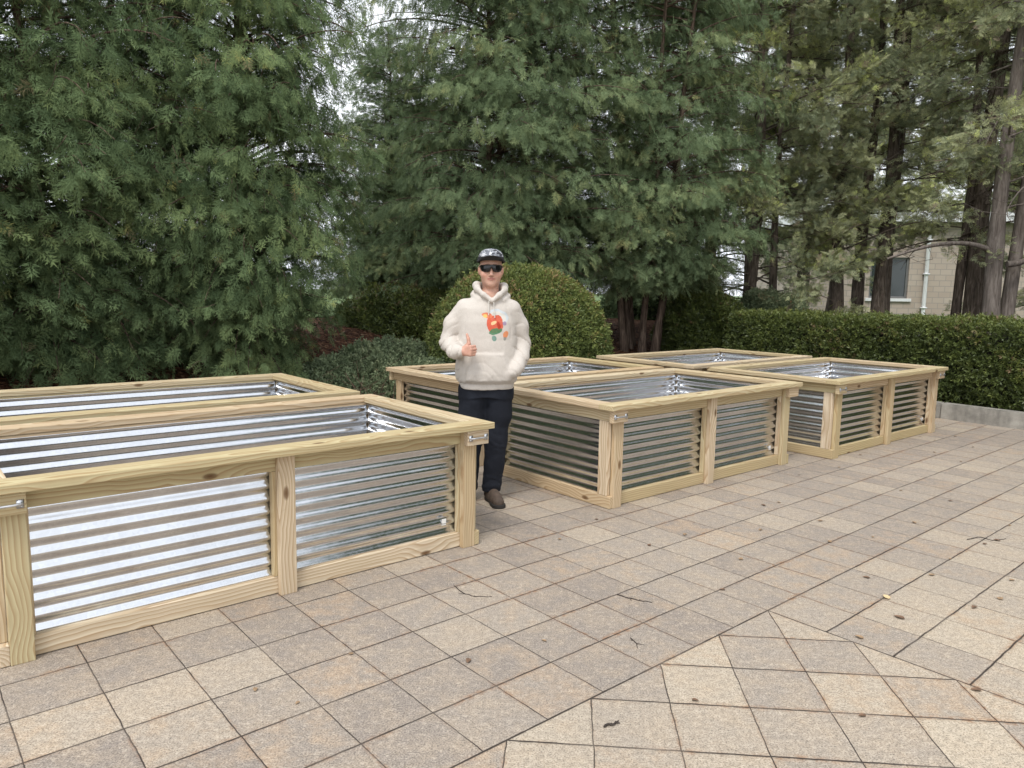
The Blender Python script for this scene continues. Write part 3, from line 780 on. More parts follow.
mb.box((.12, .16, .10), (HLEN - .12, HDEP - .16, HH - .13))  # solid dark box added among the stems, blocks views through the hedge
mb.build('dark_core', M['core'], rt_h)
tag(rt_h, 'long clipped yew hedge above the concrete kerb on the right', 'hedge')

def make_dome(rx, ry, rz, n, seed, size=.08, sq=2.12, rough=.028):
    rg = np.random.default_rng(seed); temps = [sprig(rg, 9, .5, .085) for _ in range(6)]
    d = unit(rg.normal(size=(n * 2, 3))); d = d[d[:, 2] > -.25][:n]; n = len(d)
    k = (np.abs(d) ** sq).sum(1) ** (-1 / sq)
    P = d * k[:, None] * np.array([rx, ry, rz])
    Nn = unit(d / np.array([rx, ry, rz]))
    lm = lump(P[:, 0], P[:, 1], P[:, 2], 1.2)
    P = P * (1 + rough * lm - (.06 + rough * .6) * rg.random(n) ** 2)[:, None]
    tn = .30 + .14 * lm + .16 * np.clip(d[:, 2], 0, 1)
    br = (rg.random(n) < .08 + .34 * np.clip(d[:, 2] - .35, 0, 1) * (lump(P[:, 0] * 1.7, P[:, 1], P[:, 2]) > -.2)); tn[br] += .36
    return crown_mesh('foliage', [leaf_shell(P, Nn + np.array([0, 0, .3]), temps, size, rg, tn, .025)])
def core_dome(parent, rx, ry, rz):  # added solid dark filler, stands in for the dense inside of a shrub
    bm = bmesh.new(); bmesh.ops.create_icosphere(bm, subdivisions=3, radius=1)
    for v in bm.verts:
        q_ = v.co.normalized(); k = (abs(q_.x) ** 2.12 + abs(q_.y) ** 2.12 + abs(q_.z) ** 2.12) ** (-1 / 2.12)
        v.co = Vector((q_.x * k * rx, q_.y * k * ry, max(q_.z * k * rz, -.05))) * (.90 + .04 * math.sin(9 * q_.x + 7 * q_.y + 8 * q_.z))
    me = bpy.data.meshes.new('dark_core'); bm.to_mesh(me); bm.free()
    return link('dark_core', me, M['core'], parent)
def dome_at(name, px, Y, rx, ry, rz, n, seed, leaf, lab, z=None, size=.08, rough=.028):
    x = (px - 512) / F_PX * Y
    r = empty(name, (x, Y, gz(x, Y) - .05 if z is None else z))
    link('foliage', make_dome(rx, ry, rz, n, seed, size, 2.12, rough), M[leaf], r); core_dome(r, *(v * (1 - 1.6 * (rough - .028)) for v in (rx, ry, rz)))
    return tag(r, lab, 'shrub')
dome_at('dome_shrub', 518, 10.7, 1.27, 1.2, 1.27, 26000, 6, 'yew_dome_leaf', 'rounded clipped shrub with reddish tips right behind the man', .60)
dome_at('round_shrub', 398, 12.4, 1.0, .9, .85, 12000, 9, 'yew_leaf', 'shaded green shrub between the left trees and the rounded shrub', .75, .10, .16)
dome_at('dark_shrub', 700, 14.0, .75, .7, .95, 8000, 10, 'yew_leaf', 'small loose dark shrub at the left end of the hedge', .72, .11, .20)
dome_at('light_shrub', 765, 14.6, .80, .6, .85, 8000, 12, 'cover_leaf', 'low grey-green bush showing above the left part of the hedge', .80, .10, .22)
dome_at('loose_shrub', 660, 18.5, 1.5, 1.0, 1.55, 9000, 18, 'cedar_leaf2', 'loose green shrub seen low behind the stems of the multi-stemmed arborvitae', .80, .16, .20)

# low spreading cover left of the man
rg = np.random.default_rng(15)
n = 11000
u = rg.uniform(-1, 1, n); v = rg.uniform(-1, 1, n); k = u * u + v * v < 1; u, v = u[k], v[k]
gx = -1.50 + 1.15 * u * .9 + .35 * v; gy = 9.7 + 1.15 * v + .35 * u
hgt = .50 * np.sqrt(np.clip(1 - u * u - v * v, 0, 1)) * (.75 + .35 * lump(gx, gy, 0 * gx, .8)) * rg.uniform(.35, 1.1, len(u))
gP = np.column_stack([gx, gy, ground_z(gx, gy) + hgt + .02])
temps = [sprig(rg, 8, .5, .12, .8) for _ in range(5)]
gl = leaf_shell(gP, np.column_stack([.5 * u, .5 * v - .3, np.full(len(u), 1.)]), temps, .07, rg, .35 + .25 * lump(gx, gy, 0 * gx, 1.), .02)
tag(link('ground_cover', crown_mesh('ground_cover', [gl]), M['cover_leaf']), 'low grey-green ground cover spreading on the slope left of the man', 'ground cover', kind='stuff')
mb = MB()
for k in range(420):
    x = rg.uniform(-3.3, -.5); y = rg.uniform(8.05, 9.5)
    if s1(x, y) < .2: continue
    z = gz(x, y); d = rg.normal(0, .16, 3)
    mb.tube([(x, y, z), (x + d[0] * .6, y + d[1] * .6, z + .08 + abs(d[2]) * .5), (x + d[0] * 1.6, y + d[1] * 1.6, z + .12 + abs(d[2]))], [.004, .003, .0015], 3)
tag(mb.build('bare_twigs', M['twig_red']), 'tangle of bare reddish twigs on the slope behind the beds', 'twigs', kind='stuff')
# loose chips on the mulch
n = 5200; x = rg.uniform(-4, 5.5, n); y = rg.uniform(7, 15, n); k = (s1(x, y) > .2) & (s1(x, y) < 5) & (s2(x, y) < .2); x, y = x[k], y[k]
chip = [(np.array([(-.5, -.16, 0), (.5, -.13, .05), (.45, .16, .02), (-.5, .14, .06)]) , np.array([(0, 1, 2, 3)]))]
D = np.column_stack([rg.normal(size=len(x)), rg.normal(size=len(x)), rg.normal(0, .3, len(x))]); Nn = np.column_stack([rg.normal(0, .35, (len(x), 2)), np.ones(len(x))])
M['chip'] = mat_leaf('mulch_chip', [(0., (.025, .014, .010)), (.6, (.075, .042, .028)), (.9, (.16, .11, .075)), (1., (.25, .18, .12))], 0., .9, .1)
V, Fq, T_ = scatter(chip, np.column_stack([x, y, ground_z(x, y) + .028]), D, Nn, rg.uniform(.03, .10, len(x)), rg.random(len(x)) ** 1.6, rg, 0)
tag(link('mulch_chips', crown_mesh('mulch_chips', [(V, Fq, T_)]), M['chip']), 'loose brown bark chips on the planting slope', 'mulch', kind='stuff')

# ------------------------------------------------------------------ building behind
def mat_brick():
    t = NT('pale_brick'); o = t.obj(); x, y, z = t.xyz(o)
    b = t.n('ShaderNodeTexBrick'); t.l(t.comb(t.math('ADD', x, y), z, 0.), b.inputs['Vector'])
    b.inputs['Color1'].default_value = (.46, .39, .33, 1); b.inputs['Color2'].default_value = (.40, .33, .275, 1); b.inputs['Mortar'].default_value = (.30, .275, .25, 1)
    b.inputs['Scale'].default_value = 1.; b.inputs['Brick Width'].default_value = .40; b.inputs['Row Height'].default_value = .20; b.inputs['Mortar Size'].default_value = .012
    n = t.noise(o, 1.2, 4)
    c = t.mix(t.ramp(n, [(.45, 0.), (.75, .35)]), b.outputs[0], (.32, .28, .245))
    t.bsdf(c, .85, 0, t.bump(b.outputs['Fac'], -.3, .01), .2)
    return t.m
M['brick'] = mat_brick()
M['white_trim'] = simple('white_trim', (.70, .71, .72), .5, 0, .06, 3)
M['roofing'] = simple('flat_roofing', (.22, .21, .21), .9, 0, .2, 2)
M['dgrey'] = simple('window_frame_paint', (.16, .16, .16), .5, 0, .1, 4)
def mat_glass():
    t = NT('window_glass'); t.bsdf((.045, .055, .055), .04, 0, None, .6); return t.m
M['glass'] = mat_glass()
bl = empty('brick_building', (10.65, 27.1, 0), R(-4))
wz = gz(12, 27) - .3; wh = 4.25
mb = MB(); wins = [(2.17, 1.35), (9.15, 1.35), (15.55, 1.35)]
x = 0.
for wx_, ww in wins:
    mb.box((x, 0, wz), (wx_, .3, wh)); mb.box((wx_, 0, wz), (wx_ + ww, .3, 1.55)); mb.box((wx_, 0, 3.0), (wx_ + ww, .3, wh)); x = wx_ + ww
mb.box((x, 0, wz), (26, .3, wh)); mb.box((0, .3, wz), (.3, 9, wh)); mb.box((25.7, .3, wz), (26, 9, wh)); mb.box((.3, 8.7, wz), (25.7, 9, wh))
mb.build('wall', M['brick'], bl)
mb = MB(); mb.box((-.35, -.35, wh), (26.35, 9.35, wh + .10)); rf = mb.build('roof', M['roofing'], bl)
mb = MB(); mb.box((-.38, -.40, wh - .02), (26.38, -.353, wh + .34)); mb.box((-.40, -.353, wh - .02), (-.353, 9.4, wh + .34)); mb.build('fascia', M['white_trim'], rf)
for wx_, ww in wins:
    mb = MB(); a, b_, t_ = wx_ + .003, wx_ + ww - .003, .07
    mb.box((a, .06, 1.553), (a + t_, .16, 2.997)); mb.box((b_ - t_, .06, 1.553), (b_, .16, 2.997)); mb.box((a + t_, .06, 1.553), (b_ - t_, .16, 1.553 + t_)); mb.box((a + t_, .06, 2.997 - t_), (b_ - t_, .16, 2.997)); mb.box(((a + b_) / 2 - .025, .07, 1.62), ((a + b_) / 2 + .025, .15, 2.93))
    fr = mb.build('window', M['dgrey'], bl)
    mb = MB(); mb.box((a + .02, .10, 1.57), (b_ - .02, .115, 2.98)); mb.build('pane', M['glass'], fr)
    mb = MB(); mb.box((wx_ - .12, -.07, 1.44), (wx_ + ww + .12, .05, 1.547)); mb.build('sill', M['white_trim'], fr)
mb = MB(); mb.tube([(4.07, -.10, .55), (4.07, -.10, 3.9), (4.07, -.22, 4.15), (4.07, -.3, 4.25)], .065, 10)
for z in (1.2, 2.4, 3.6): mb.box((3.98, -.19, z), (4.16, -.002, z + .05))
mb.build('downspout', M['white_trim'], bl, True)
tag(bl, 'low pale brick building with a dark window and white downspout beyond the junipers', 'building')
# ------------------------------------------------------------------ person (signed distance field -> surface nets)
class Field:
    def __init__(s, lo, hi, h):
        s.lo = np.array(lo, F32); s.h = h; s.n = np.ceil((np.array(hi) - s.lo) / h).astype(int) + 1
        s.F = np.full(s.n, .2, F32)
    def grid(s, blo, bhi):
        a = np.maximum(np.floor((np.array(blo) - s.lo) / s.h).astype(int), 0); b = np.minimum(np.ceil((np.array(bhi) - s.lo) / s.h).astype(int) + 1, s.n)
        ax = [s.lo[i] + s.h * np.arange(a[i], b[i], dtype=F32) for i in range(3)]
        sl = tuple(slice(a[i], b[i]) for i in range(3))
        return sl, ax[0][:, None, None], ax[1][None, :, None], ax[2][None, None, :]
    def add(s, blo, bhi, fn, k=.02, op='u'):
        m = k + 2 * s.h
        sl, x, y, z = s.grid(np.array(blo) - m, np.array(bhi) + m)
        d = fn(x, y, z).astype(F32); F0 = s.F[sl]
        if op == 'u':
            hh = np.clip(.5 + .5 * (F0 - d) / max(k, 1e-6), 0, 1); r = F0 * (1 - hh) + d * hh - k * hh * (1 - hh)
        elif op == 's':                                        # smooth subtraction
            hh = np.clip(.5 - .5 * (F0 + d) / max(k, 1e-6), 0, 1); r = F0 * (1 - hh) - d * hh + k * hh * (1 - hh)
        else: r = F0 + d
        s.F[sl] = r
    def cone(s, a, b, ra, rb, k=.02, op='u'):
        a = np.array(a, float); b = np.array(b, float); ab = b - a; L2 = ab @ ab; rm = max(ra, rb)
        def fn(x, y, z):
            t = np.clip(((x - a[0]) * ab[0] + (y - a[1]) * ab[1] + (z - a[2]) * ab[2]) / L2, 0, 1)
            return np.sqrt((x - a[0] - t * ab[0]) ** 2 + (y - a[1] - t * ab[1]) ** 2 + (z - a[2] - t * ab[2]) ** 2) - (ra + t * (rb - ra))
        s.add(np.minimum(a, b) - rm, np.maximum(a, b) + rm, fn, k, op)
    def chain(s, pts, rad, k=.02):
        for i in range(len(pts) - 1): s.cone(pts[i], pts[i + 1], rad[i], rad[i + 1], k)
    def ell(s, c, r, k=.02, op='u', rz=0.):
        cs_, sn_ = math.cos(rz), math.sin(rz); rm = max(r)
        def fn(x, y, z):
            X = x - c[0]; Y = y - c[1]; Z = z - c[2]
            X, Y = X * cs_ + Y * sn_, -X * sn_ + Y * cs_
            k0 = np.sqrt((X / r[0]) ** 2 + (Y / r[1]) ** 2 + (Z / r[2]) ** 2); k1 = np.sqrt((X / r[0] ** 2) ** 2 + (Y / r[1] ** 2) ** 2 + (Z / r[2] ** 2) ** 2) + 1e-6
            return k0 * (k0 - 1) / k1
        s.add(np.array(c) - rm, np.array(c) + rm, fn, k, op)
    def loft(s, zs, rx, ry, cx, cy, k=.02, p=2.3):
        rm = max(max(rx), max(ry))
        def fn(x, y, z):
            f = lambda v: np.interp(z.ravel(), zs, v)[None, None, :].astype(F32)
            a, b = f(rx), f(ry)
            q_ = (np.abs((x - f(cx)) / a) ** p + np.abs((y - f(cy)) / b) ** p) ** (1 / p)
            d = (q_ - 1) * np.minimum(a, b)
            return np.maximum(d, np.maximum(zs[0] - z, z - zs[-1]))
        s.add((min(cx) - rm, min(cy) - rm, zs[0]), (max(cx) + rm, max(cy) + rm, zs[-1]), fn, k)
    def mesh(s):
        Fv = s.F; ins = Fv < 0
        nx, ny, nz = Fv.shape
        c = np.zeros((nx - 1, ny - 1, nz - 1), np.int8)
        for i in (0, 1):
            for j in (0, 1):
                for k in (0, 1): c += ins[i:nx - 1 + i, j:ny - 1 + j, k:nz - 1 + k]
        act = (c > 0) & (c < 8); idx = np.full(act.shape, -1, np.int64); cells = np.argwhere(act); idx[act] = np.arange(len(cells))
        acc = np.zeros((len(cells), 3)); cnt = np.zeros(len(cells)); I, J, K = cells.T
        for ax in range(3):
            o1, o2 = [a for a in range(3) if a != ax]
            for p_ in (0, 1):
                for q_ in (0, 1):
                    off = np.zeros(3, int); off[o1] = p_; off[o2] = q_
                    e = np.zeros(3, int); e[ax] = 1
                    f0 = Fv[I + off[0], J + off[1], K + off[2]]; f1 = Fv[I + off[0] + e[0], J + off[1] + e[1], K + off[2] + e[2]]
                    m = (f0 < 0) != (f1 < 0); t = np.where(m, f0 / np.where(m, f0 - f1, 1), 0)
                    pt = np.tile(off.astype(float), (len(cells), 1)); pt[:, ax] += t
                    acc[m] += pt[m]; cnt[m] += 1
        V = s.lo + s.h * (cells + acc / cnt[:, None]); Q = []
        for ax in range(3):
            o1, o2 = (ax + 1) % 3, (ax + 2) % 3
            sl0 = [slice(None)] * 3; sl1 = [slice(None)] * 3; sl0[ax] = slice(0, -1); sl1[ax] = slice(1, None)
            ch = ins[tuple(sl0)] != ins[tuple(sl1)]
            P = np.argwhere(ch); ok = (P[:, o1] > 0) & (P[:, o2] > 0) & (P[:, o1] < Fv.shape[o1] - 1) & (P[:, o2] < Fv.shape[o2] - 1); P = P[ok]
            g = []
            for a_, b_ in ((-1, -1), (0, -1), (0, 0), (-1, 0)):
                q_ = P.copy(); q_[:, o1] += a_; q_[:, o2] += b_; g.append(idx[q_[:, 0], q_[:, 1], q_[:, 2]])
            g = np.stack(g, -1); inside_first = ins[P[:, 0], P[:, 1], P[:, 2]]
            g[~inside_first] = g[~inside_first][:, ::-1]; Q.append(g)
        Q = np.vstack(Q); Q = Q[(Q >= 0).all(1)]
        return V, Q
def smooth_mesh(V, Q, it=2):
    V = V.copy()
    for _ in range(it):
        S = np.zeros_like(V); c = np.zeros(len(V))
        for a in range(4):
            b = (a + 1) % 4
            np.add.at(S, Q[:, a], V[Q[:, b]]); np.add.at(S, Q[:, b], V[Q[:, a]]); np.add.at(c, Q[:, a], 1); np.add.at(c, Q[:, b], 1)
        V = .5 * V + .5 * S / np.maximum(c, 1)[:, None]
    return V
def waves(seed, n, kmin, kmax, stretch=(1, 1, 1)):
    rg = np.random.default_rng(seed); K = unit(rg.normal(size=(n, 3))) * rg.uniform(kmin, kmax, n)[:, None] * np.array(stretch); ph = rg.uniform(0, 6.28, n)
    def f(x, y, z):
        r = 0
        for k, p in zip(K, ph): r = r + np.sin(x * k[0] + y * k[1] + z * k[2] + p + .9 * np.sin(x * k[1] * .6 + z * k[0] * .6 - y * k[2] * .4 + 2 * p))
        return r / n
    return f
XH = .033
WR = np.array([-.182, -.235, 1.150]); FD = unit(np.array([.78, -.60, .10])); PN = unit(np.array([.60, .78, .0])); UPV = np.cross(PN, FD); UPV = UPV if UPV[2] > 0 else -UPV
def make_body():
    f = Field((-.36, -.40, -.01), (.36, .25, 1.90), .0045)
    # head, jaw, neck, ears, nose
    f.ell((XH, .005, 1.755), (.080, .097, .108), .01)
    f.ell((XH, -.022, 1.672), (.070, .068, .068), .035)
    f.ell((XH, -.062, 1.622), (.030, .026, .022), .03)
    f.cone((XH, .02, 1.50), (XH, .012, 1.665), .064, .056, .03)
    for s_ in (-1, 1):
        f.ell((XH + s_ * .083, .012, 1.722), (.011, .023, .034), .012)
        f.ell((XH + s_ * .050, -.054, 1.692), (.028, .026, .026), .02)          # cheek
        f.ell((XH + s_ * .012, -.096, 1.684), (.009, .010, .008), .008)          # nostril wing
        f.ell((XH + s_ * .030, -.090, 1.738), (.016, .012, .011), .010, 's')     # eye socket
        f.ell((XH + s_ * .030, -.075, 1.738), (.0125, .0125, .0115), .004)       # eyeball
    f.ell((XH, -.074, 1.757), (.052, .02, .010), .02)
    f.cone((XH, -.086, 1.735), (XH, -.106, 1.690), .0085, .0115, .012)
    f.ell((XH, -.087, 1.6655), (.024, .010, .0065), .006); f.ell((XH, -.085, 1.6535), (.021, .010, .0070), .006)
    f.ell((XH, -.098, 1.6598), (.024, .006, .0016), .004, 's')
    # trunk, arms, legs under the clothes
    f.loft([.80, .95, 1.1, 1.3, 1.42, 1.50, 1.56], [.13, .135, .135, .15, .15, .10, .06], [.085, .09, .095, .10, .09, .07, .055], [.01] * 7, [.0] * 7, .04)
    for s_, el_, wr_ in ((-1, (-.262, .015, 1.195), WR), (1, (.262, .05, 1.185), np.array([.212, -.112, 1.012]))):
        f.chain([(s_ * .165 + .01, 0, 1.44), el_] + ([(-.225, -.115, 1.150)] if s_ < 0 else [(.256, -.035, 1.09)]) + [wr_], [.050, .038, .033, .027], .03)
    f.chain([(.095, 0, .86), (.082, -.01, .5), (.055, .02, .09)], [.075, .055, .040], .03); f.chain([(-.085, 0, .86), (-.105, .0, .5), (-.115, .04, .09)], [.075, .055, .040], .03)
    f.chain([(.05, .05, .06), (.10, -.10, .05)], [.04, .032], .03); f.chain([(-.115, .07, .06), (-.13, -.08, .05)], [.04, .032], .03)
    # right hand: fist with the thumb up
    f.cone(WR - FD * .03, WR + FD * .02, .030, .027, .02)
    pal = [WR + FD * .02 + UPV * .004, WR + FD * .05 + UPV * .004]
    for i, (o, l) in enumerate(((.030, 1.), (.010, 1.06), (-.010, 1.), (-.028, .82))):
        K = WR + FD * (.092 - .004 * abs(i - 1)) + UPV * o
        f.cone(WR + FD * .015 + UPV * o * .55 + PN * .006, K, .0155, .0120, .012)
        p1 = K + PN * .040 * l + FD * .010; p2 = p1 - FD * .026 * l + PN * .008; p3 = p2 - FD * .014 * l - PN * .018 * l
        f.chain([K, p1, p2, p3], [.0112, .0102, .0095, .0085], .0025)
    tb = WR + FD * .030 + UPV * .022 + PN * .016; t1 = WR + FD * .058 + UPV * .050 + PN * .026
    f.chain([tb, t1, t1 + UPV * .034 - FD * .001, t1 + UPV * .066 - FD * .010], [.019, .0145, .0120, .0095], .006)
    # left hand, slipped into the pocket
    w2 = np.array([.212, -.112, 1.012]); fd = unit(np.array([-.85, .02, -.42])); u2 = unit(np.cross(fd, np.array([0, 1., 0]))); n2 = np.cross(u2, fd)
    if u2[2] < 0: u2 = -u2
    f.cone(w2, w2 + fd * .03, .030, .027, .02)
    for i, (o, l) in enumerate(((.030, .92), (.010, 1.), (-.010, .95), (-.028, .78))):
        K = w2 + fd * .088 + u2 * o; f.cone(w2 + fd * .02 + u2 * o * .6, K, .0145, .0115, .01)
        p1 = K + fd * .036 * l - n2 * .008; p2 = p1 + fd * .022 * l - n2 * .012; f.chain([K, p1, p2, p2 + fd * .014 * l - n2 * .012], [.0105, .0095, .0085, .0075], .0025)
    f.chain([w2 + fd * .03 + u2 * .022, w2 + fd * .062 + u2 * .050, w2 + fd * .098 + u2 * .054], [.017, .0125, .0095], .005)
    V, Q = f.mesh(); V = smooth_mesh(V, Q, 1)
    col = np.tile(np.array([.56, .335, .25]), (len(V), 1)); x, y, z = V.T
    def blot(c, r, cc, a):
        d = np.clip(1 - np.sqrt(sum(((V[:, i] - c[i]) / r[i]) ** 2 for i in range(3))), 0, 1)[:, None] * a; d = np.clip(d * 2.2, 0, 1) * a
        col[:] = col * (1 - d) + np.array(cc) * d
    for s_ in (-1, 1):
        blot((XH + s_ * .046, -.075, 1.690), (.035, .05, .03), (.60, .27, .20), .55)
        blot((XH + s_ * .083, .012, 1.722), (.03, .04, .05), (.58, .28, .21), .6)
        blot((XH + s_ * .030, -.095, 1.760), (.024, .03, .008), (.09, .055, .035), .7)
    blot((XH, -.106, 1.70), (.018, .03, .022), (.60, .31, .24), .4); blot((XH, -.10, 1.679), (.020, .03, .007), (.30, .14, .11), .7)
    blot((XH, -.092, 1.6600), (.042, .03, .0135), (.40, .15, .125), .95)
    blot((XH, -.07, 1.635), (.06, .05, .04), (.47, .30, .235), .35)
    hand = (np.abs(x - (WR + FD * .08)[0]) < .12) & (y < -.2) & (z > 1.05) & (z < 1.3)
    col[hand] = col[hand] * .5 + np.array([.58, .30, .225]) * .5
    return np_mesh('person', V, Q, True, {'col': col})
def make_hoodie():
    f = Field((-.40, -.36, .83), (.40, .26, 1.70), .006)
    zs = [.865, .895, .91, .935, .98, 1.05, 1.2, 1.35, 1.45, 1.505, 1.545, 1.575]
    f.loft(zs, [.196, .200, .212, .226, .230, .226, .216, .214, .203, .160, .105, .08], [.146, .150, .158, .170, .174, .170, .160, .150, .130, .105, .088, .08],
           [.012] * 9 + [.022, .03, XH], [.0] * 12, .02, 2.35)
    f.chain([(-.150, .0, 1.447), (-.235, .012, 1.33), (-.268, .012, 1.20), (-.225, -.115, 1.145), WR - FD * .055, WR - FD * .03], [.072, .066, .062, .054, .047, .042], .03)
    f.chain([(.185, .0, 1.440), (.245, .035, 1.32), (.268, .045, 1.185), (.256, -.035, 1.09), (.226, -.100, 1.03), (.206, -.125, 1.005)], [.072, .066, .061, .054, .047, .042], .03)
    f.cone(WR - FD * .045, WR - FD * .006, .043, .041, .006)                # ribbed cuff
    # hood lying round the neck
    ring = [(XH + .004, -.136, 1.505), (XH - .052, -.112, 1.548), (XH - .098, -.040, 1.592), (XH - .100, .045, 1.612), (XH - .050, .110, 1.600), (XH + .050, .110, 1.600), (XH + .098, .045, 1.606), (XH + .096, -.040, 1.586), (XH + .056, -.112, 1.545), (XH + .008, -.136, 1.505)]
    f.chain(ring, [.013, .021, .025, .030, .036, .036, .030, .025, .021, .013], .016)
    f.chain([(XH - .085, -.090, 1.512), (XH - .128, -.01, 1.545), (XH - .115, .08, 1.56)], [.012, .018, .022], .014); f.chain([(XH + .088, -.090, 1.510), (XH + .125, -.01, 1.540), (XH + .112, .08, 1.555)], [.012, .018, .022], .014)
    f.ell((XH, .13, 1.50), (.125, .060, .12), .05)
    f.loft([1.43, 1.50, 1.545], [.17, .120, .096], [.125, .106, .090], [.02, .028, XH], [.0, .0, .005], .03)
    # opening for neck and head
    f.cone((XH, .015, 1.545), (XH, -.012, 1.80), .064, .085, .014, 's')
    f.ell((XH, -.045, 1.580), (.078, .088, .068), .008, 's')
    # pocket
    def pocket(x, y, z):
        e = lambda v, w_: 1 / (1 + np.exp(np.clip(-v / w_, -40, 40)))
        half = .165 - np.clip((z - .985) / .145, 0, 1) * .055
        m = e(half - np.abs(x - .02), .004) * e(1.130 - z, .0035) * e(z - .925, .004) * e(-.04 - y, .01)
        return -.011 * m
    f.add((-.4, -.36, .84), (.4, 0, 1.2), pocket, 0, 'a')
    # folds
    w1 = waves(3, 7, 18, 40, (1, 1, .55)); w2 = waves(5, 6, 40, 75, (.7, 1, 1.1)); w3 = waves(8, 5, 12, 22)
    def folds(x, y, z):
        arm = np.clip((np.abs(x - .01) - .17) / .06, 0, 1); el_ = np.exp(-((z - 1.13) / .13) ** 2)
        low = np.exp(-((z - .965) / .06) ** 2); mid = np.clip((1.40 - z) / .3, 0, 1)
        rg1 = (1 - np.abs(np.sin(38 * z + 26 * np.abs(x) + 14 * y + 2.2 * w3(x, y, z) * 3 + 1.5 * w1(x, y, z)))) ** 2
        rg2 = (1 - np.abs(np.sin(17 * x * np.sign(x) + 24 * z - 9 * y + 4 * w3(x, y, z) + 1.2))) ** 3
        amp = arm * (.30 + el_) * .010 + low * .004
        return amp * (rg1 ** 1.6 - .22) + .0025 * (rg2 - .25) * mid * (1 - .6 * arm) + .004 * w3(x, y, z) * (.3 + mid) + w1(x, y, z) * (.002 + .004 * arm * (.35 + el_) + .003 * low) + w2(x, y, z) * (.001 + .002 * arm * el_ + .002 * low)
    f.add((-.4, -.36, .84), (.4, .26, 1.56), folds, 0, 'a')
    # hem band and drawn-in seams
    f.add((-.4, -.36, .84), (.4, .26, .95), lambda x, y, z: .007 * np.exp(-((z - .905) / .007) ** 2) + 0 * x + 0 * y, 0, 'a')
    f.add((-.4, -.36, 1.25), (.4, .26, 1.56), lambda x, y, z: .003 * np.exp(-((np.abs(x - .012) - .165 - .25 * np.clip(1.33 - z, -1, .0)) / .006) ** 2) * (z < 1.47) + 0 * y, 0, 'a')
    # opening of the sleeve where the hand goes into the pocket
    V, Q = f.mesh(); V = smooth_mesh(V, Q, 1)
    return np_mesh('hoodie', V, Q, True)
def make_jeans():
    f = Field((-.30, -.25, .06), (.30, .25, .96), .0065)
    f.loft([.80, .86, .95], [.188, .190, .180], [.125, .132, .13], [.008] * 3, [.0] * 3, .05, 2.3)
    f.chain([(.098, -.002, .85), (.100, -.006, .66), (.086, -.012, .48), (.074, .008, .28), (.060, .022, .105)], [.108, .098, .082, .075, .073], .03)
    f.chain([(-.082, -.002, .85), (-.094, .0, .66), (-.104, .0, .48), (-.110, .025, .28), (-.117, .045, .105)], [.108, .098, .082, .075, .073], .03)
    f.add((-.3, -.25, .05), (.3, .25, .079), lambda x, y, z: 1. * (z < .076) + 0 * x + 0 * y, 0, 'a')
    w1 = waves(13, 7, 14, 34, (1, 1, 1.2)); w2 = waves(15, 6, 35, 60, (.5, .5, 1.6))
    def folds(x, y, z):
        kn = np.exp(-((z - .47) / .10) ** 2); an = np.exp(-((z - .14) / .08) ** 2); hp = np.exp(-((z - .80) / .06) ** 2)
        return w1(x, y, z) * (.006 + .010 * kn + .006 * hp) + w2(x, y, z) * (.002 + .005 * kn + .012 * an) + .006 * (an + .5 * kn) * ((1 - np.abs(np.sin(42 * z + 20 * x + 6 * w1(x, y, z)))) ** 2 - .3)
    f.add((-.3, -.25, .06), (.3, .25, .95), folds, 0, 'a')
    V, Q = f.mesh(); V = smooth_mesh(V, Q, 1)
    return np_mesh('jeans', V, Q, True)
def make_shoe(heel, toe):
    heel = np.array(heel, float); toe = np.array(toe, float); d = unit(toe - heel); ln = np.linalg.norm(toe - heel)
    lo = np.minimum(heel, toe) - .09; hi = np.maximum(heel, toe) + .09; lo[2] = -.01; hi[2] = .16
    up_ = Field(lo, hi, .0045)
    h3 = lambda p, z: np.array([p[0], p[1], z])
    up_.cone(h3(heel + d * .035, .045), h3(heel + d * (ln * .55), .045), .043, .045, .01); up_.cone(h3(heel + d * (ln * .55), .043), h3(toe - d * .045, .034), .045, .040, .02)
    up_.cone(h3(heel + d * .045, .05), h3(heel + d * .055, .115), .042, .043, .02)
    up_.cone(h3(heel + d * .08, .095), h3(toe - d * .07, .052), .032, .030, .03)
    up_.add((lo[0], lo[1], -.02), (hi[0], hi[1], .03), lambda x, y, z: np.clip(.022 - z, 0, 1) * 1.2 + 0 * x + 0 * y, 0, 'a')
    wv = waves(21, 5, 30, 70); up_.add(lo, hi, lambda x, y, z: .002 * wv(x, y, z), 0, 'a')
    V, Q = up_.mesh(); V = smooth_mesh(V, Q, 1); um = np_mesh('shoe', V, Q, True)
    so_ = Field(lo, hi, .004)
    def sole(x, y, z):
        a = heel + d * .04; b = toe - d * .045; ab = (b - a)[:2]; t = np.clip(((x - a[0]) * ab[0] + (y - a[1]) * ab[1]) / (ab @ ab), 0, 1)
        r = np.sqrt((x - a[0] - t * ab[0]) ** 2 + (y - a[1] - t * ab[1]) ** 2) - (.043 + .008 * t - .010 * np.exp(-((t - .4) / .2) ** 2))
        return np.maximum(r, np.abs(z - .014) - .0135)
    so_.add(lo, hi, sole, 0)
    V, Q = so_.mesh(); sm_ = np_mesh('sole', smooth_mesh(V, Q, 1), Q, True)
    return um, sm_
def mat_skin():
    t = NT('skin'); c = t.attr('col', 'Color'); o = t.obj()
    n = t.noise(o, 90., 4); c = t.mix(t.ramp(n, [(.4, .18), (.6, 0.)]), c, (.40, .20, .145))
    b = t.bsdf(c, .48, 0, t.bump(t.noise(o, 420., 3), .12, .001), .4)
    b.inputs['Subsurface Weight'].default_value = .12; b.inputs['Subsurface Radius'].default_value = (.010, .004, .002)
    return t.m
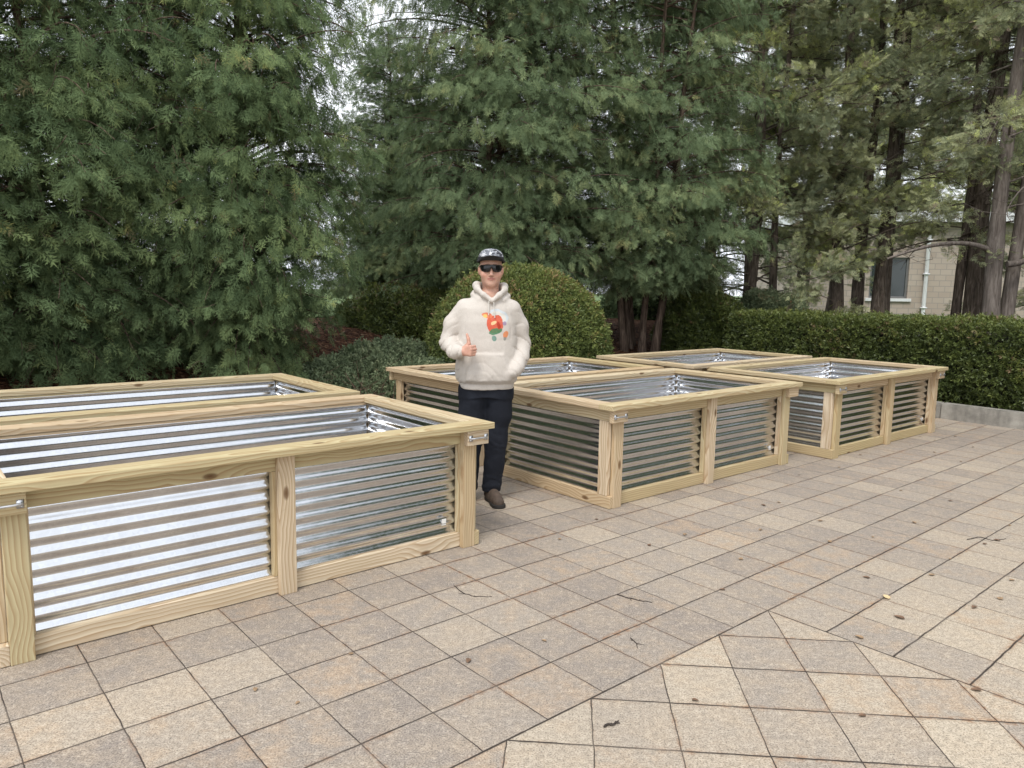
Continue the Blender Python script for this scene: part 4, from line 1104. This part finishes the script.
def mat_fleece():
    t = NT('oatmeal_fleece'); o = t.obj(); x, y, z = t.xyz(o)
    n = t.noise(o, 160., 4, .7); n2 = t.noise(o, 7., 4)
    c = t.mix(t.ramp(n, [(.35, 0.), (.65, 1.)]), (.52, .475, .43), (.58, .535, .485))
    c = t.mix(t.ramp(n2, [(.45, 0.), (.8, .15)]), c, (.46, .42, .37))
    # abstract coloured print on the chest (a plain stand-in of the same size and colours)
    front = t.math('LESS_THAN', y, -.06)
    wx_ = t.math('ADD', x, t.math('MULTIPLY', t.math('SUBTRACT', t.noise(o, 30., 3), .5), .016)); wz_ = t.math('ADD', z, t.math('MULTIPLY', t.math('SUBTRACT', t.noise(t.vmath('ADD', o, (3, 3, 3)), 30., 3), .5), .016))
    def blob(c, cx, cz, rx, rz, colr, a=0., p=2., alpha=1.):
        cx = px_ + (cx - px_) * 1.18; cz = pz_ + (cz - pz_) * 1.15; rx *= 1.18; rz *= 1.15
        dx = t.math('SUBTRACT', wx_, cx); dz = t.math('SUBTRACT', wz_, cz); ca, sa = math.cos(a), math.sin(a)
        u = t.math('DIVIDE', t.math('ADD', t.math('MULTIPLY', dx, ca), t.math('MULTIPLY', dz, sa)), rx)
        v = t.math('DIVIDE', t.math('SUBTRACT', t.math('MULTIPLY', dz, ca), t.math('MULTIPLY', dx, sa)), rz)
        r = t.math('ADD', t.math('POWER', t.math('ABSOLUTE', u), p), t.math('POWER', t.math('ABSOLUTE', v), p))
        m = t.math('MULTIPLY', t.math('MULTIPLY', t.math('SUBTRACT', 1.25, r, clamp=True), 4., clamp=True), front)
        m = t.math('MULTIPLY', m, t.ramp(n, [(.25, alpha * .75), (.6, alpha)]))
        return t.mix(m, c, colr)
    px_, pz_ = .062, 1.335
    c = blob(c, px_ + .020, pz_ + .052, .060, .040, (.55, .68, .78), -.3, 2, .55); c = blob(c, px_ + .016, pz_ + .046, .050, .034, (.66, .63, .57), -.3)
    c = blob(c, px_, pz_ + .005, .046, .052, (.60, .095, .045), .1, 3.); c = blob(c, px_ + .004, pz_ - .040, .040, .018, (.075, .20, .10), .25, 2.)
    c = blob(c, px_ - .048, pz_ + .058, .030, .016, (.70, .20, .10), -.25); c = blob(c, px_ - .060, pz_ + .056, .012, .012, (.80, .50, .16))
    c = blob(c, px_ - .008, pz_ + .012, .016, .009, (.78, .55, .30), .5); c = blob(c, px_ + .022, pz_ - .004, .010, .022, (.42, .05, .03), .3)
    c = blob(c, px_ + .058, pz_ + .010, .012, .013, (.33, .25, .36)); c = blob(c, px_ + .066, pz_ - .060, .014, .022, (.62, .22, .09), -.3)
    c = blob(c, px_ - .004, pz_ - .082, .013, .017, (.15, .27, .22), .2); c = blob(c, px_ + .062, pz_ - .085, .009, .010, (.25, .25, .22))
    rib = t.math('MULTIPLY', t.math('LESS_THAN', z, .903), t.math('SINE', t.math('MULTIPLY', t.n('ShaderNodeTexGradient', gradient_type='RADIAL').outputs[1], 900.)))
    h = t.math('ADD', t.math('MULTIPLY', n, .35), t.math('MULTIPLY', t.noise(t.vmath('MULTIPLY', o, (1, 1, .6)), 15., 3, .5, 1.2), 2.6))
    b = t.bsdf(c, .92, 0, t.bump(h, .35, .006), .15); b.inputs['Sheen Weight'].default_value = .0
    return t.m
def mat_denim():
    t = NT('dark_denim'); o = t.obj()
    n = t.noise(o, 300., 3); n2 = t.noise(o, 6., 4)
    c = t.mix(n, (.007, .008, .012), (.019, .022, .031)); c = t.mix(t.ramp(n2, [(.5, 0.), (.8, .5)]), c, (.048, .056, .076))
    t.bsdf(c, .85, 0, t.bump(t.math('ADD', n, t.noise(t.vmath('MULTIPLY', o, (1, 1, .6)), 22., 4)), .5, .006), .2)
    return t.m
def mat_cap():
    t = NT('patterned_cap'); o = t.obj()
    n = t.noise(o, 17., 3, .55, 1.4); n2 = t.noise(t.vmath('ADD', o, (5, 2, 1)), 24., 3, .5, 1.)
    c = t.ramp(n, [(.0, (.50, .51, .54)), (.44, (.52, .53, .56)), (.46, (.17, .18, .21)), (.58, (.15, .16, .19)), (.60, (.60, .61, .64))], 'LINEAR')
    c = t.mix(t.ramp(n2, [(.54, 0.), (.57, 1.)]), c, (.035, .035, .045))
    z_ = t.xyz(o)[2]; c = t.mix(t.math('LESS_THAN', z_, 1.818), c, (.020, .020, .024))
    t.bsdf(c, .8, 0, t.bump(t.noise(o, 400., 2), .2, .001)); return t.m
M['skin'] = mat_skin(); M['fleece'] = mat_fleece(); M['denim'] = mat_denim(); M['cap'] = mat_cap()
M['black_cloth'] = simple('black_cap_cloth', (.018, .018, .021), .8, 0, .2, 40)
M['lens'] = simple('sunglass_plastic', (.008, .008, .010), .09, 0, .1, 10)
M['hair'] = simple('short_brown_hair', (.050, .033, .022), .7, 0, .4, 120, .4)
M['shoe'] = simple('brown_suede', (.075, .052, .038), .8, 0, .35, 30, .3)
M['sole'] = simple('dark_rubber', (.022, .019, .017), .8, 0, .2, 30)
M['cord'] = simple('hood_cord', (.60, .57, .52), .8, 0, .1, 50)

BX, BY = -.20, 5.43
per = link('person', make_body(), M['skin'], None, (BX, BY, 0), (0, 0, R(4)))
tag(per, 'man in an oatmeal hoodie, dark jeans and black sunglasses giving a thumbs-up', 'person')
link('hoodie', make_hoodie(), M['fleece'], per)
hood = [c for c in per.children if c.name.startswith('hoodie')][0]
mb = MB()
for s_, l in ((-1, .115), (1, .135)):
    mb.tube([(XH + s_ * .012, -.139, 1.522), (XH + s_ * .018, -.146, 1.49), (XH + s_ * .020, -.150, 1.46), (XH + s_ * .022 + .004, -.1545, 1.52 - l)], [.0034, .0034, .0034, .004], 6)
mb.build('drawstring', M['cord'], hood, True)
link('jeans', make_jeans(), M['denim'], per)
for hl, to in (((.040, .080, 0), (.118, -.205, 0)), ((-.112, .115, 0), (-.150, -.170, 0))):
    a, b = make_shoe(hl, to); sh = link('shoe', a, M['shoe'], per); link('sole', b, M['sole'], sh)
    hd = np.array(to, float) - np.array(hl, float); hd /= np.linalg.norm(hd); lat = np.array([-hd[1], hd[0], 0]); mb = MB()
    for q_ in range(4):
        c = np.array(hl, float) + hd * (.115 + .022 * q_); zc = .120 - .0135 * q_
        mb.tube([c + lat * .026 + np.array([0, 0, zc - .012]), c + np.array([0, 0, zc + .003]), c - lat * .026 + np.array([0, 0, zc - .012])], .003, 5)
    mb.build('laces', M['sole'], sh, True)
# cap: crown, button and brim
cap = None
nu, nv_ = 40, 12; V = []
for j in range(nv_ + 1):
    ph = (j / nv_) * math.pi / 2
    for i in range(nu):
        a = 2 * math.pi * i / nu; rr = math.cos(ph) ** .72
        y = -.002 + .113 * rr * math.sin(a); x = XH + .0955 * rr * math.cos(a)
        z = 1.780 + .097 * math.sin(ph) ** .9 - .012 * (1 - math.sin(ph)) * math.sin(a)
        z += .003 * math.cos(6 * a) * math.sin(2 * ph) * .4
        V.append((x, y, z))
Fq = [(j * nu + i, j * nu + (i + 1) % nu, (j + 1) * nu + (i + 1) % nu, (j + 1) * nu + i) for j in range(nv_) for i in range(nu)]
cap = link('cap', np_mesh('cap', V, Fq, True), M['cap'], per)
def brim(z_off, name, mat, parent, thick, grow=0.):
    V = []; n1, n2 = 25, 7
    for layer in (0, 1):
        for i in range(n1):
            a = math.pi * (1.0 + i / (n1 - 1)); a0 = math.pi * 1.5 + (a - math.pi * 1.5) * .80
            for j in range(n2):
                t = j / (n2 - 1); ext = (.072 + grow) * max(0., math.sin(a - math.pi)) ** .55
                x = XH + (.094 + .004 * t) * math.cos(a0); y = -.002 + .112 * math.sin(a0) - ext * t
                z = 1.792 + z_off + .026 * t * math.sin(a - math.pi) - .30 * ((x - XH) ** 2) * (1 + 3 * t) * .9 + layer * thick
                V.append((x, y, z))
    k = n1 * n2; Fq = []
    for i in range(n1 - 1):
        for j in range(n2 - 1):
            q_ = (i * n2 + j, (i + 1) * n2 + j, (i + 1) * n2 + j + 1, i * n2 + j + 1); Fq += [q_, tuple(v + k for v in q_[::-1])]
        e = n2 - 1; Fq.append((i * n2 + e, (i + 1) * n2 + e, (i + 1) * n2 + e + k, i * n2 + e + k))
    return link(name, np_mesh(name, V, Fq, True), mat, parent)
br_ = brim(0, 'brim', M['black_cloth'], cap, .003)
brim(.0032, 'brim_top', M['cap'], br_, .002, .0015)
# dark band along the front foot of the crown
mb = MB(); mb.tube([(XH + .0985 * math.cos(a), -.002 + .1165 * math.sin(a), 1.784 - .012 * math.sin(a)) for a in np.linspace(math.pi * .98, math.pi * 2.02, 24)], .0065, 6); mb.build('sweatband', M['black_cloth'], cap, True)
mb = MB(); mb.tube([(XH, -.002, 1.874), (XH, -.002, 1.880)], [.008, .005], 10); mb.build('button', M['cap'], cap, True)
# hair under the cap at the sides and back
f = Field((XH - .12, -.10, 1.62), (XH + .12, .14, 1.80), .005)
f.ell((XH, .018, 1.742), (.0835, .0975, .100), .005)
f.add((XH - .12, -.12, 1.6), (XH + .12, .16, 1.82), lambda x, y, z: np.clip((-.012 - y), 0, 1) * 2 + np.clip(1.690 + .12 * np.clip(-.02 - y + .05, 0, 1) - z, 0, 1) * 2 + 0 * x, 0, 'a')
V, Q = f.mesh(); link('hair', np_mesh('hair', smooth_mesh(V, Q, 1), Q, True), M['hair'], per)
# wraparound sunglasses
V = []; n1, n2 = 41, 6
th = np.linspace(-1.18, 1.18, n1)
for layer in (0, 1):
    for a in th:
        x0 = math.sin(a); rx, ry = .0815 + layer * .0025, .1040 + layer * .0025
        ab = abs(a)
        topz = 1.7625 - .004 * ab ** 2 - (.0025 if ab < .08 else 0); lowz = 1.7110 + .0270 * math.exp(-(a / .115) ** 2) + .0030 * math.exp(-((ab - .45) / .3) ** 2) * -1 + .020 * max(0, (ab - .72) / .46) ** 1.6
        for j in range(n2):
            t = j / (n2 - 1); z = lowz + (topz - lowz) * t
            V.append((XH + rx * x0, -.002 - ry * math.cos(a) - .003 * math.sin(math.pi * t), z))
k = n1 * n2; Fq = []
for i in range(n1 - 1):
    for j in range(n2 - 1):
        q_ = (i * n2 + j, (i + 1) * n2 + j, (i + 1) * n2 + j + 1, i * n2 + j + 1); Fq += [q_[::-1], tuple(v + k for v in q_)]
    for e in (0, n2 - 1): Fq.append((i * n2 + e, (i + 1) * n2 + e, (i + 1) * n2 + e + k, i * n2 + e + k))
sg = link('sunglasses', np_mesh('sunglasses', V, Fq, True), M['lens'], per)
for s_ in (-1, 1):
    mb = MB(); mb.tube([(XH + s_ * .0755, -.046, 1.747), (XH + s_ * .0845, -.01, 1.748), (XH + s_ * .0865, .02, 1.746)], [.0055, .0045, .004], 6); mb.build('temple', M['lens'], sg, True)
# ------------------------------------------------------------------ litter on the paving
def pix(px, py, z=0.):
    dx, dy = px - 512, py - 384; c, s = math.cos(ROLL), math.sin(ROLL)
    X = (c * dx + s * dy) / F_PX; Y = -(-s * dx + c * dy) / F_PX
    d = np.array([X, math.cos(PITCH) + Y * math.sin(PITCH), -math.sin(PITCH) + Y * math.cos(PITCH)])
    return np.array([0, 0, CAMH]) + d * (z - CAMH) / d[2]
def leaf_mesh(rg, l=.05):
    n = 9; V = []; cu = rg.uniform(.15, .6); tw_ = rg.normal(0, .25)
    for i in range(n):
        t = i / (n - 1); wd = l * .30 * math.sin(math.pi * t ** .8) * (1 + .15 * math.sin(9 * t)) + l * .012
        for s_ in (-1, 0, 1):
            V.append(((t - .5) * l, s_ * wd, l * (.06 + cu * (abs(s_) * .25 * math.sin(math.pi * t) + .22 * (t - .5) ** 2) + tw_ * .12 * s_ * (t - .5))))
    V = np.array(V); V2 = V.copy(); V2[:, 2] += .0006; k = len(V); Fq = []
    for i in range(n - 1):
        for s_ in (0, 1):
            q_ = (i * 3 + s_, i * 3 + s_ + 1, i * 3 + s_ + 4, i * 3 + s_ + 3); Fq += [q_[::-1], tuple(v + k for v in q_)]
    return np_mesh('dry_leaf', np.vstack([V, V2]), Fq, True)
rg = np.random.default_rng(77)
leafcols = [simple('dry_leaf_brown', (.17, .10, .06), .8, 0, .4, 60), simple('dry_leaf_tan', (.30, .20, .115), .8, 0, .35, 60), simple('dry_leaf_pale', (.62, .47, .26), .8, 0, .2, 60)]
def put_leaf(px, py, l, ci, lab, group=None):
    p = pix(px, py); o = link('dry_leaf', leaf_mesh(rg, l), leafcols[ci], None, (p[0], p[1], .002), (0, 0, rg.uniform(0, 6.28)))
    return tag(o, lab, 'leaf', group)
put_leaf(886, 598, .055, 2, 'pale yellow dry leaf on a joint of the light pavers at the right')
put_leaf(899, 618, .052, 0, 'dark brown curled leaf just below the pale yellow leaf')
put_leaf(859, 638, .042, 1, 'small tan leaf lying by the edge of the turned paving square')
put_leaf(974, 608, .042, 0, 'brown leaf on a paving joint near the right photo edge')
for (px, py) in ((997, 540), (1008, 528), (985, 545), (868, 577), (871, 539), (779, 503), (763, 505), (860, 455), (933, 452), (960, 462), (901, 490), (955, 437), (936, 441), (918, 438), (905, 446), (978, 448), (1004, 452), (820, 520), (741, 560), (688, 535), (950, 500), (915, 523), (1015, 580), (707, 478), (801, 474), (842, 470), (884, 470), (762, 530), (648, 547), (560, 540), (598, 520), (830, 545), (950, 560), (1000, 600), (930, 575), (722, 590), (545, 640), (470, 660), (352, 655), (300, 702), (255, 690), (700, 700), (860, 715), (980, 690)):
    put_leaf(px + rg.normal(0, 2), py + rg.normal(0, 1), rg.uniform(.022, .045), int(rg.integers(0, 2)), 'small dry brown leaf scrap scattered on the pavers', 'dry leaf scraps on the pavers')
M['twig'] = simple('dry_twig', (.045, .034, .028), .9, 0, .3, 40)
def put_twig(pts, r, lab):
    P = np.array([pix(*p) for p in pts]); c = P.mean(0); tt = np.linspace(0, 1, 12); k = np.linspace(0, 1, len(P))
    Q = np.column_stack([np.interp(tt, k, P[:, i] - c[i]) for i in range(3)]); Q += rg.normal(0, .003, Q.shape); Q[:, 2] = r * .9
    mb = MB(); mb.tube(Q, r * (1 - .5 * tt), 6)
    for q_ in (4, 7): mb.tube([Q[q_], Q[q_] + np.array([rg.normal(0, .02), rg.normal(0, .02), .002])], [r * .6, r * .3], 5)
    return tag(mb.build('twig', M['twig'], None, True, loc=(c[0], c[1], 0)), lab, 'twig')
put_twig([(618, 595), (630, 599), (641, 601), (652, 603)], .0032, 'thin dark twig on a grey paver below the middle bed')
put_twig([(455, 586), (464, 594), (476, 597), (492, 597)], .0026, 'curved dark twig on the pavers in front of the man')
put_twig([(604, 727), (612, 725), (619, 722)], .0050, 'short dark twig at the front of the turned paving square')
put_twig([(630, 638), (636, 643), (638, 648)], .0026, 'tiny bent twig on a paver left of the turned square')
put_twig([(967, 540), (980, 537), (993, 541), (1006, 539)], .0030, 'thin twig among leaf scraps near the right photo edge')
